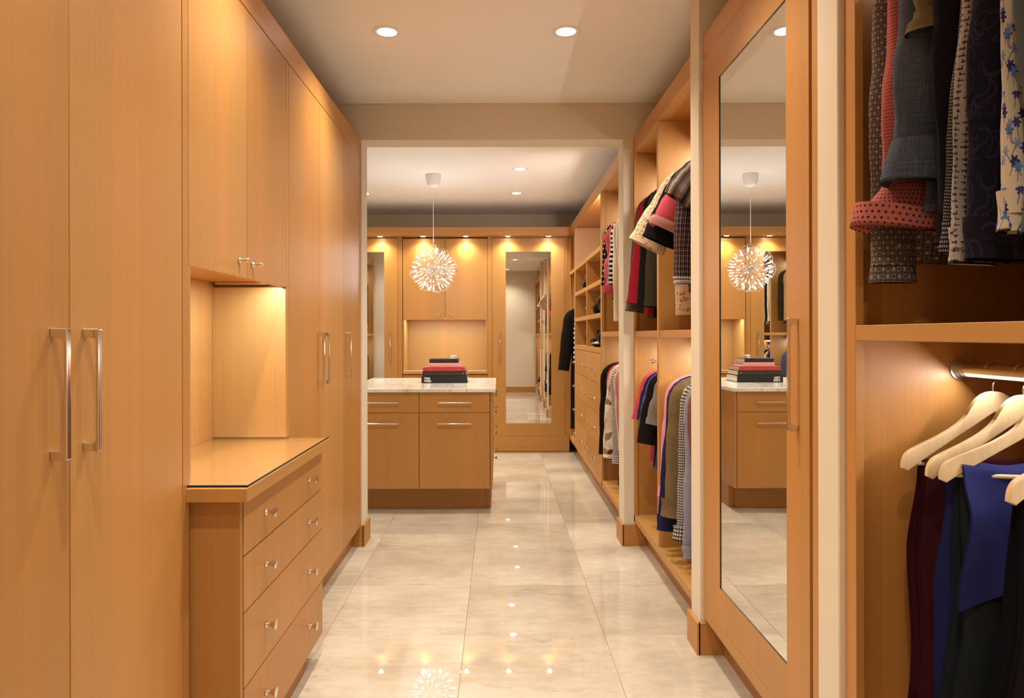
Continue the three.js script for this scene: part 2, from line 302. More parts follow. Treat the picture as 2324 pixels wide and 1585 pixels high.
// s = +1: opens towards -x (right-hand side of the rooms); s = -1: opens towards +x
function wardrobe(label, face, s, d0, d1, dividers, { top = 2.42, crown = 2.515, frame = 0.03, knobs = true, rods = true, glow = [1, 1], shelves = [1.307], depth = 0.59 } = {}) {
  const X = (a) => face + s * a, t = thing('open_wardrobe', label, 'wardrobe', [X(depth / 2), 0, (d0 + d1) / 2]);
  const bx = (n, m, a, b, y, d, g, c) => box(t, n, m, [X(a), X(b)], y, d, g, c);
  bx('side_panel', M.wood, 0.02, depth, [0.15, top], [d0, d0 + 0.02]); bx('side_panel', M.wood2, 0.02, depth, [0.15, top], [d1 - 0.02, d1]);
  bx('stile', M.wood3, 0, 0.02, [0.15, top], [d0, d0 + frame]); bx('stile', M.wood, 0, 0.02, [0.15, top], [d1 - frame, d1]);
  bx('back_panel', M.wood2, depth, depth + 0.015, [0.15, top], [d0, d1]);
  bx('top_panel', M.wood, 0.02, depth, [top, top + 0.02], [d0, d1], 'z');
  bx('crown', M.wood, 0, 0.02, [top, crown], [d0, d1], 'z', 0.0015); bx('crown_top', M.wood2, 0.02, depth, [crown - 0.02, crown], [d0, d1], 'z');
  bx('bottom_panel', M.wood3, 0.0, depth, [0.15, 0.195], [d0 + 0.001, d1 - 0.001], 'z', 0.0015);
  bx('plinth', M.wood2, 0.076, depth, [0, 0.15], [d0, d1], 'z');
  const cuts = [d0 + 0.02, ...dividers, d1 - 0.02];
  for (const d of dividers) {
    bx('divider', M.wood3, 0.0, depth, [0.195, top], [d - 0.019, d + 0.019]);
    if (knobs) for (const y of [1.839, 1.163]) put(t, 'valet_knob', flare, M.chrome, [X(0), y, d], [0, s > 0 ? Math.PI : 0, 0]);
  }
  for (let i = 0; i + 1 < cuts.length; i++) {
    const a = cuts[i] + (i ? 0.019 : 0), b = cuts[i + 1] - (i + 2 < cuts.length ? 0.019 : 0);
    for (const y of shelves) bx('shelf', M.wood, 0.001, depth, [y - 0.018, y + 0.018], [a, b], 'z', 0.0015);
    if (rods) RODS.forEach((y, k) => rod(t, X(0.268), y, a, b, glow[k], s));
  }
  return t;
}
wardrobe('open two-bay wood wardrobe between the doorway and the wall end, shirts on lit rods', XR, 1, 2.987, 4.327, [3.668], { glow: [2.0, 1.8] });
wardrobe('open wood wardrobe at the right edge, shirts above and trousers on wooden hangers below', XR, 1, -0.28, 1.688, [0.55], { frame: 0.05, glow: [0.3, 1.0] });
wardrobe('open wood wardrobe bay beyond the doorway, tops above and below one shelf', XF, 1, DIV1 + 0.002, 5.345, [], { top: 2.39, crown: 2.49, glow: [1.3, 1.2] });
wardrobe('dark corner wardrobe bay beside the mirrored door, long black coat inside', XF, 1, 7.19, 7.735, [], { top: 2.39, crown: 2.49, shelves: [1.972], rods: false });
{
  const t = scene.children[scene.children.length - 1]; rod(t, XF + 0.268, 1.70, 7.21, 7.715, 0.6);
}
{ // cubbies over drawers
  const d0 = 5.347, d1 = 7.188, m = 6.24, X = (a) => XF + a, t = thing('cubby_unit', 'built-in wood unit of open cubbies over four rows of small-knobbed drawers', 'cabinet', [X(0.3), 0, (d0 + d1) / 2]);
  const bx = (n, mm, a, b, y, d, g, c) => box(t, n, mm, [X(a), X(b)], y, d, g, c);
  bx('side_panel', M.wood, 0, 0.59, [0.15, 2.39], [d0, d0 + 0.033]); bx('side_panel', M.wood3, 0, 0.59, [0.15, 2.39], [d1 - 0.033, d1]);
  bx('back_panel', M.wood2, 0.575, 0.59, [0.15, 2.39], [d0, d1]);
  bx('divider', M.wood3, 0.001, 0.575, [1.18, 1.972], [m - 0.017, m + 0.017]);
  for (const y of [1.972, 1.713, 1.454]) bx('shelf', M.wood, 0, 0.575, [y - 0.019, y + 0.019], [d0 + 0.033, d1 - 0.033], 'z', 0.0015);
  bx('shelf', M.wood3, 0, 0.575, [1.158, 1.20], [d0 + 0.033, d1 - 0.033], 'z', 0.0015);
  bx('crown', M.wood, 0, 0.02, [2.39, 2.49], [d0, d1], 'z', 0.0015); bx('top_panel', M.wood, 0.0, 0.575, [2.402, 2.412], [d0 + 0.033, d1 - 0.033], 'z');
  bx('crown_top', M.wood2, 0.02, 0.59, [2.47, 2.49], [d0, d1], 'z');
  bx('plinth', M.wood2, 0.076, 0.59, [0, 0.15], [d0, d1], 'z'); bx('bottom_rail', M.wood3, 0.0, 0.575, [0.15, 0.193], [d0, d1], 'z', 0.0015);
  const rows = [[0.916, 1.156], [0.678, 0.916], [0.437, 0.678], [0.195, 0.437]];
  for (const [y0, y1] of rows) for (const [a, b, ks] of [[d0 + 0.033, m, [5.70, 6.17]], [m, d1 - 0.033, [6.56, 7.10]]]) {
    const dr = bx('drawer', anyWood(), 0.0, 0.30, [y0 + G, y1 - G], [a + 0.0006, b - 0.0006], 'y', 0.0012);
    for (const k of ks) handle(dr, flare, [X(0), (y0 + y1) / 2 - 0.012, k], 'R');
  }
  bx('led_strip', M.strip, 0.10, 0.11, [2.02, 2.36], [d0 + 0.033, d0 + 0.037], 'y', 0.001);      // upright strip on the hidden face of the near side panel
  const l = new THREE.RectAreaLight(new THREE.Color(1, 0.90, 0.86), LIGHT.niche * 3.2, 0.02, 0.34); l.name = 'niche_glow'; l.position.copy(V(X(0.105), 2.19, d0 + 0.039)).sub(t.position); t.add(l);
}
{ // mirrored door between the two wall ends
  const d0 = 1.802, d1 = 2.858, t = thing('mirror_cabinet', 'wood cabinet with one tall mirrored door on the right of the corridor', 'cabinet', [1.13, 0, (d0 + d1) / 2]);
  const bx = (n, mm, a, b, y, d, g, c) => box(t, n, mm, [XR + a, XR + b], y, d, g, c);
  bx('carcass', M.wood2, DT + 0.012, 0.59, [0.15, 2.42], [d0, d1]);
  bx('stile', M.wood, 0, DT + 0.01, [0.15, 2.426], [2.806, d1]); bx('stile', M.wood3, 0, DT + 0.01, [0.15, 2.426], [d0, 1.864]);
  bx('bottom_rail', M.wood, 0, DT + 0.01, [0.15, 0.196], [1.864, 2.806], 'z'); bx('crown', M.wood, 0, DT + 0.01, [2.43, 2.515], [d0, d1], 'z', 0.0015);
  bx('crown_top', M.wood2, DT, 0.59, [2.495, 2.515], [d0, d1], 'z'); bx('plinth', M.wood2, 0.076, 0.59, [0, 0.15], [d0, d1], 'z');
  const a = 1.882, b = 2.804, y0 = 0.199, y1 = 2.427, ma = 2.032, mb = 2.648, my0 = 0.344, my1 = 2.279;
  const sh = new THREE.Shape([[-b, y0], [-a, y0], [-a, y1], [-b, y1]].map((p) => new THREE.Vector2(...p)));
  sh.holes.push(new THREE.Path([[-mb, my0], [-mb, my1], [-ma, my1], [-ma, my0]].map((p) => new THREE.Vector2(...p))));
  const g = new THREE.ExtrudeGeometry(sh, { depth: DT, bevelEnabled: false });   // u runs along the room, v up
  g.rotateY(-Math.PI / 2); g.translate(DT / 2, -(y0 + y1) / 2, (a + b) / 2);
  const door = put(t, 'door', g, M.wood, [XR + DT / 2, (y0 + y1) / 2, (a + b) / 2]);
  put(door, 'mirror', chamferBox(0.006, my1 - my0, mb - ma, 0, 'y'), M.mirror, [XR + 0.0065, (my0 + my1) / 2, (ma + mb) / 2]);
  for (const [y, dd] of [[[my0 - 0.001, my0 + 0.002], [ma, mb]], [[my1 - 0.002, my1 + 0.001], [ma, mb]], [[my0, my1], [mb - 0.002, mb + 0.001]]]) box(door, 'mirror_edge', M.darkEdge, [XR + 0.001, XR + 0.0045], y, dd, 'y', 0);
  handle(door, bowLong, [XR, 1.191, 1.955], 'R');
}

// ---------------------------------------------------------------- far wall: hutch between two mirrored doors
{
  const F0 = BACK, bx = (t, n, mm, x, y, a, b, g, c) => box(t, n, mm, x, y, [F0 + a, F0 + b], g, c);
  function mirrorDoor(x0, x1, mx0, mx1, hx, label) {
    const t = thing('mirror_cabinet', label, 'cabinet', [(x0 + x1) / 2, 0, F0 + 0.29]);
    bx(t, 'carcass', M.wood2, [x0 - 0.03, x1 + 0.03], [0.16, 2.385], DT + 0.003, 0.58);
    for (const [a, b] of [[x0 - 0.052, x0 - 0.003], [x1 + 0.003, x1 + 0.052]]) bx(t, 'stile', M.wood2, [a, b], [0.184, 2.385], 0, DT);
    const y0 = 0.186, y1 = 2.370, my0 = 0.325, my1 = 2.222;
    const sh = new THREE.Shape([[x0, y0], [x1, y0], [x1, y1], [x0, y1]].map((p) => new THREE.Vector2(...p)));
    sh.holes.push(new THREE.Path([[mx0, my0], [mx0, my1], [mx1, my1], [mx1, my0]].map((p) => new THREE.Vector2(...p))));
    const g = new THREE.ExtrudeGeometry(sh, { depth: DT, bevelEnabled: false }); g.translate(-(x0 + x1) / 2, -(y0 + y1) / 2, -DT / 2);
    const door = put(t, 'door', g, M.wood, [(x0 + x1) / 2, (y0 + y1) / 2, F0 + DT / 2]);
    put(door, 'mirror', chamferBox(mx1 - mx0, my1 - my0, 0.006, 0, 'y'), M.mirror, [(mx0 + mx1) / 2, (my0 + my1) / 2, F0 + 0.0065]);
    const hl = put(door, 'handle', joined([cyl(0.006, 0.31), cyl(0.005, 0.03, 'z').translate(0, 0.14, -0.015), cyl(0.005, 0.03, 'z').translate(0, -0.14, -0.015)]), M.chrome, [hx, 1.175, F0 - 0.03]);
    return t;
  }
  mirrorDoor(-0.065, 0.733, 0.083, 0.583, 0.020, 'tall mirrored wood door at the right end of the far wall');
  mirrorDoor(-1.905, -1.112, -1.755, -1.260, -1.188, 'mirrored wood door at the left end of the far wall, partly hidden by the doorway');
  const t = thing('hutch_cabinet', 'far wall cabinet with two small-knobbed doors over a lit niche behind the island', 'cabinet', [-0.58, 0, F0 + 0.29]);
  const x0 = -1.055, x1 = -0.118, m = -0.585;
  bx(t, 'carcass', M.wood2, [x0, x1], [1.49, 2.375], DT + 0.003, 0.58);
  const dl = bx(t, 'door', M.wood, [x0 + 0.002, m - G], [1.470, 2.366], 0, DT), dr = bx(t, 'door', M.wood3, [m + G, x1 - 0.002], [1.470, 2.366], 0, DT);
  handle(dl, stud, [m - 0.065, 1.525, F0], 'B'); handle(dr, stud, [m + 0.065, 1.525, F0], 'B');
  bx(t, 'back_panel', M.wood3, [x0, x1], [0.90, 1.49], 0.40, 0.42); bx(t, 'side_panel', M.wood, [x0, x0 + 0.02], [0.90, 1.49], 0.0, 0.40); bx(t, 'side_panel', M.wood, [x1 - 0.02, x1], [0.90, 1.49], 0.0, 0.40);
  bx(t, 'counter', M.wood3, [x0 + 0.001, x1 - 0.001], [0.872, 0.905], -0.012, 0.40, 'x'); bx(t, 'counter_glass', M.glass, [x0 + 0.02, x1 - 0.02], [0.9055, 0.911], -0.01, 0.39, 'x', 0);
  bx(t, 'glass_edge', M.white, [x0 + 0.02, x1 - 0.02], [0.905, 0.9115], -0.0115, -0.0102, 'x', 0);
  bx(t, 'base_carcass', M.wood2, [x0, x1], [0.186, 0.872], DT + 0.003, 0.58);
  for (const [a, b] of [[0.186, 0.41], [0.41, 0.64], [0.64, 0.865]]) { const dd = bx(t, 'drawer', anyWood(), [x0 + 0.002, x1 - 0.002], [a + G, b - G], 0, DT, 'x'); handle(dd, flare, [-0.8, (a + b) / 2, F0], 'B'); handle(dd, flare, [-0.36, (a + b) / 2, F0], 'B'); }
  bx(t, 'led_strip', M.strip, [x0 + 0.05, x1 - 0.05], [1.484, 1.49], 0.03, 0.042, 'x', 0.001);
  const l = new THREE.RectAreaLight(LIGHT.cool, LIGHT.niche * 1.0, 0.84, 0.02); l.name = 'niche_glow'; l.rotation.x = -Math.PI / 2; l.position.copy(V(m, 1.4825, F0 + 0.036)).sub(t.position); t.add(l);
  structure(box(scene, 'trim_2', M.wood, [-1.955, XF - 0.002], [0.02, 0.184], [F0 - 0.0, F0 + 0.02], 'x'));
  structure(box(scene, 'trim_2', M.wood2, [-1.955, XF - 0.002], [0, 0.02], [F0 + 0.008, F0 + 0.02], 'x'));
  structure(box(scene, 'trim_3', M.wood, [-1.955, XF - 0.001], [2.385, 2.475], [F0 - 0.14, F0 - 0.12], 'x', 0.0015));
  structure(box(scene, 'trim_3', M.wood3, [-1.955, XF - 0.001], [2.384, 2.40], [F0 - 0.12, F0 + 0.55], 'x', 0.001));
  // eyeball lights in the cornice
  const places = ['first from the left, above the left mirrored door', 'second from the left, above the left upper door', 'third from the left, above the right upper door', 'fourth from the left, left of the mirrored door top', 'rightmost, above the right mirrored door'];
  [-1.291, -0.822, -0.355, 0.106, 0.552, -1.76].forEach((x, i) => {
    const p = thing('puck_light', i < 5 ? 'tiny cornice spotlight, ' + places[i] : 'tiny cornice spotlight hidden behind the doorway wall', 'spotlight', [x, 2.384, F0 - 0.082]);
    put(p, 'trim_ring', lathe([[0.0, 0.0005], [0.036, 0.0005], [0.036, -0.003], [0.029, -0.0045], [0.027, -0.001], [0.0, -0.001]], 24), M.nickel, [x, 2.384, F0 - 0.082]);
    put(p, 'lamp', lathe([[0.026, -0.0012], [0.026, -0.0035], [0.012, -0.007], [0, -0.008]], 20), M.puckDisc, [x, 2.384, F0 - 0.082]);
    const s = new THREE.SpotLight(LIGHT.halogen, LIGHT.puck, 0, 1.2, 0.9, 2); s.name = 'puck_beam'; s.position.set(0, -0.009, 0); s.castShadow = true; s.shadow.radius = 1; s.target.position.set(0, -1, 0); p.add(s, s.target);
  });
}
// ---------------------------------------------------------------- island, worktop, books, pendant
{
  const t = thing('island', 'freestanding wood island with drawers and bar handles in the far room', 'island', [-0.58, 0, 5.72]);
  const xl = -1.115, xr = -0.044, f = 5.11, b = 6.31, m = -0.58;
  box(t, 'carcass', M.wood2, [xl + 0.02, xr - 0.02], [0.18, 0.886], [f + DT + 0.003, b - 0.02]);
  box(t, 'side_panel', M.wood, [xr - 0.016, xr], [0.18, 0.886], [f, b]); box(t, 'side_panel', M.wood, [xl, xl + 0.016], [0.18, 0.886], [f, b]);
  const bar = (p, x, y) => put(p, 'handle', joined([cyl(0.0055, 0.245, 'x', 14), cyl(0.0045, 0.028, 'z', 10).translate(0.112, 0, -0.014), cyl(0.0045, 0.028, 'z', 10).translate(-0.112, 0, -0.014)]), M.chrome, [x, y, f - 0.028]);
  for (const [a, c] of [[xl + 0.018, m], [m, xr - 0.018]]) {
    const dr = box(t, 'drawer', M.wood3, [a + G, c - G], [0.738, 0.884], [f, f + DT], 'y', 0.0012), do_ = box(t, 'door', M.wood, [a + G, c - G], [0.181, 0.735], [f, f + DT], 'y', 0.0012);
    bar(dr, (a + c) / 2 + (a < m && c <= m ? -0.01 : 0), 0.811); bar(do_, (a + c) / 2 + (c <= m ? -0.01 : 0), 0.659);
  }
  box(t, 'plinth', M.wood2, [xl + 0.05, -0.10], [0, 0.18], [5.265, b - 0.1], 'x'); box(t, 'plinth', M.wood2, [xl + 0.02, -0.057], [0, 0.18], [5.285, b - 0.08], 'z');
  for (const y of [0.812, 0.674, 0.506, 0.304]) for (const d of [5.70, 6.07]) put(t, 'knob', flare, M.chrome, [xr, y, d]);
}
put(scene, 'worktop', chamferBox(1.118, 0.028, 1.25, 0.003, 'x'), M.slab, [-0.579, 0.901, 5.705]);
tag(scene.children[scene.children.length - 1], 'white grey-veined marble worktop on the wooden island', 'worktop');

function printed(w, h, bg, draw) {
  const c = document.createElement('canvas'); c.width = w; c.height = h; const x = c.getContext('2d'); x.fillStyle = bg; x.fillRect(0, 0, w, h); draw(x, w, h);
  const t = new THREE.CanvasTexture(c); t.colorSpace = THREE.SRGBColorSpace; return new THREE.MeshStandardMaterial({ map: t, roughness: 0.5 });
}
{
  const plain = (hex, r = 0.5) => new THREE.MeshStandardMaterial({ color: hex, roughness: r }), pages = plain(0xd8cfbd, 0.9);
  const y00 = 0.9152;
  let y = y00;
  function book(label, x0, x1, h, d0, depth, coverHex, spine, turn = 0) {
    const t = thing('book', label, 'book', [(x0 + x1) / 2, y, d0 + depth / 2]);
    const c = plain(coverHex), w = x1 - x0, cx = (x0 + x1) / 2, k = 0.0028;
    put(t, 'cover', joined([chamferBox(w, k, depth, 0.0008, 'x').translate(0, h / 2 - k / 2, 0), chamferBox(w, k, depth, 0.0008, 'x').translate(0, -h / 2 + k / 2, 0), chamferBox(w, h - 0.0004, 0.004, 0.0012, 'x').translate(0, 0, depth / 2 - 0.002)]), c, [cx, y + h / 2, d0 + depth / 2]);
    put(t, 'pages', chamferBox(w - 0.012, h - 2 * k - 0.0004, depth - 0.011, 0, 'x'), pages, [cx, y + h / 2, d0 + depth / 2 + 0.0006]);
    if (spine) put(t, 'spine', new THREE.PlaneGeometry(w - 0.004, h - 0.003), spine, [cx, y + h / 2, d0 - 0.0003]);
    t.rotation.y = turn; y += h + 0.0004;
  }
  const S = 'bold '; 
  book('thick black book at the bottom of the stack, white capital letters on its spine', -0.6226, -0.2515, 0.0557, 5.66, 0.28, 0x0f0d0c, printed(1024, 148, '#100e0c', (c) => { c.fillStyle = '#f2f0ec'; c.font = S + '68px sans-serif'; c.textBaseline = 'alphabetic'; const put2 = (s, x, yy, sp) => { for (const ch of s) { c.fillText(ch, x, yy); x += c.measureText(ch).width * sp; } }; put2('TOM', 56, 74, 0.86); put2('FORD', 58, 132, 0.86); }));
  book('dark grey book with faint spine lettering, second from the bottom', -0.6155, -0.2607, 0.0378, 5.67, 0.265, 0x1d1916, printed(1024, 112, '#221d1a', (c) => { c.fillStyle = '#5f5550'; c.font = '46px serif'; c.letterSpacing = '14px'; c.fillText('KARELCS CERBIDULCEY', 24, 70); c.fillStyle = '#8a7d72'; c.font = '34px serif'; c.fillText('LON', 810, 68); c.fillStyle = '#cfc6bb'; c.fillRect(948, 46, 26, 18); }));
  book('red book with pale spine lettering in the middle of the stack', -0.6124, -0.2720, 0.0312, 5.675, 0.25, 0xa12a2e, printed(1024, 96, '#a8292c', (c) => { c.fillStyle = '#d2705c'; c.font = '40px serif'; c.letterSpacing = '5px'; c.fillText('C  HENRICE  OF  HEY  J  APPELAMARIE', 40, 64); }));
  book('pink book under the top black book', -0.5654, -0.3088, 0.0348, 5.69, 0.235, 0xe59a9c, printed(1024, 128, '#e79a9c', (c) => { c.fillStyle = '#c35f68'; c.font = '34px serif'; c.fillText('PARIS', 40, 84); c.fillStyle = '#cb6a70'; c.fillText('A  ROSE  WINDOW  OF  LOVE', 360, 84); }));
  book('small black book on top of the stack', -0.5613, -0.3241, 0.0317, 5.695, 0.215, 0x16120f, printed(1024, 128, '#17120f', (c) => { c.fillStyle = '#5d4a48'; c.font = '30px serif'; c.letterSpacing = '4px'; c.fillText('THE  MASTER  COLLECTION  OF', 130, 58); c.fillStyle = '#8b8078'; c.fillText('STYLE', 600, 66); }));
  const t = thing('figurine', 'little white ornament standing on the top black book', 'ornament', [-0.374, y, 5.75]);
  put(t, 'body', joined([lathe([[0, 0], [0.020, 0], [0.021, 0.004], [0.013, 0.008], [0.015, 0.014], [0.019, 0.020], [0.012, 0.026], [0, 0.027]], 20), new THREE.SphereGeometry(0.009, 14, 10).scale(1.5, 0.8, 1).translate(0.017, 0.019, 0)]), M.white, [-0.374, y + 0.0002, 5.75]);
}
{ // globe pendant: wire sphere of little lamps
  const D = 6.26, x = -0.579, yc = 1.888, R = 0.2085, t = thing('pendant_lamp', 'round spiky pendant lamp of tiny glowing bulbs hanging over the island', 'chandelier', [x, yc, D]);
  put(t, 'canopy', lathe([[0, -0.122], [0.009, -0.122], [0.011, -0.115], [0.030, -0.112], [0.046, -0.102], [0.057, -0.085], [0.063, -0.06], [0.067, -0.03], [0.069, -0.003], [0.0695, 0.0], [0, 0.0]].map(([r, y]) => [r, y]), 36), M.white, [x, CEIL - 0.001, D]);
  put(t, 'cord', cyl(0.0028, CEIL - 0.12 - (yc + R + 0.02), 'y', 10), M.white, [x, (CEIL - 0.12 + yc + R + 0.02) / 2, D]);
  put(t, 'ring', new THREE.TorusGeometry(0.022, 0.0022, 8, 28), M.chrome, [x + 0.006, yc + R - 0.004, D], [0, 0.5, 0]);
  put(t, 'stem', lathe([[0, 0], [0.005, 0], [0.006, 0.02], [0.004, 0.035], [0, 0.035]], 12), M.chrome, [x, yc + R + 0.005, D]);
  const N = 92, dirs = [], rods = [], wires = [];
  for (let i = 0; i < N; i++) { const y = 1 - 2 * (i + 0.5) / N, p = i * 2.39996, r = Math.sqrt(1 - y * y); dirs.push(new THREE.Vector3(r * Math.cos(p), y, r * Math.sin(p))); }
  const up = new THREE.Vector3(0, 1, 0), q = new THREE.Quaternion(), m4 = new THREE.Matrix4();
  for (const d of dirs) { q.setFromUnitVectors(up, d); rods.push(new THREE.CylinderGeometry(0.0011, 0.0011, R * 0.76, 5).applyMatrix4(m4.compose(d.clone().multiplyScalar(R * 0.40), q, new THREE.Vector3(1, 1, 1)))); rods.push(new THREE.CylinderGeometry(0.0032, 0.0024, 0.02, 7).applyMatrix4(m4.compose(d.clone().multiplyScalar(R * 0.745), q, new THREE.Vector3(1, 1, 1)))); }
  for (let i = 0; i < 14; i++) { const g = new THREE.TorusGeometry(R * (1.0 + 0.02 * (i % 2)), 0.0013, 5, 56); g.rotateX(hash(i, 3) * 3.1); g.rotateY(i * 0.449); wires.push(g); }
  put(t, 'wire_cage', joined(wires), M.chrome, [x, yc, D]); put(t, 'spokes', joined(rods), M.chrome, [x, yc, D]); put(t, 'hub', new THREE.SphereGeometry(0.013, 16, 12), M.chrome, [x, yc, D]);
  const bg = lathe([[0, 0], [0.0024, 0.001], [0.0034, 0.009], [0.0032, 0.021], [0.0018, 0.031], [0, 0.033]], 10);
  dirs.forEach((d, i) => { const b = put(t, 'bulb', bg, M.bulb, [x + d.x * R * 0.79, yc + d.y * R * 0.79, D - d.z * R * 0.79]); b.quaternion.setFromUnitVectors(up, d); });
  for (let k = 0; k < 14; k++) {                        // light from fourteen of the bulbs, spread over the globe
    const d = dirs[Math.floor((k + 0.5) * N / 14)], l = new THREE.PointLight(LIGHT.white, LIGHT.bulbs / 14, 0, 2); l.name = 'bulb_glow'; l.castShadow = true; l.shadow.radius = 0.2;
    l.position.copy(d).multiplyScalar(R * 0.79 + 0.018); t.add(l);
  }
}
// ---------------------------------------------------------------- fabrics
const fabrics = {};
function cloth(key, draw, size = 0.1, px = 256, opt = {}) { // pattern repeats every SIZE metres
  if (fabrics[key]) return fabrics[key];
  const c = document.createElement('canvas'); c.width = c.height = px; const x = c.getContext('2d'); draw(x, px);
  const t = new THREE.CanvasTexture(c); t.wrapS = t.wrapT = THREE.RepeatWrapping; t.colorSpace = THREE.SRGBColorSpace; t.repeat.set(1 / size, 1 / size);
  return fabrics[key] = new THREE.MeshPhysicalMaterial({ map: t, roughness: 0.95, side: THREE.DoubleSide, specularIntensity: 0.3, ...opt });
}
const plainCloth = (hex, rough = 0.95) => fabrics[hex] ??= new THREE.MeshPhysicalMaterial({ color: hex, roughness: rough, side: THREE.DoubleSide, specularIntensity: 0.3 });
const fill = (x, s, c) => { x.fillStyle = c; x.fillRect(0, 0, s, s); };
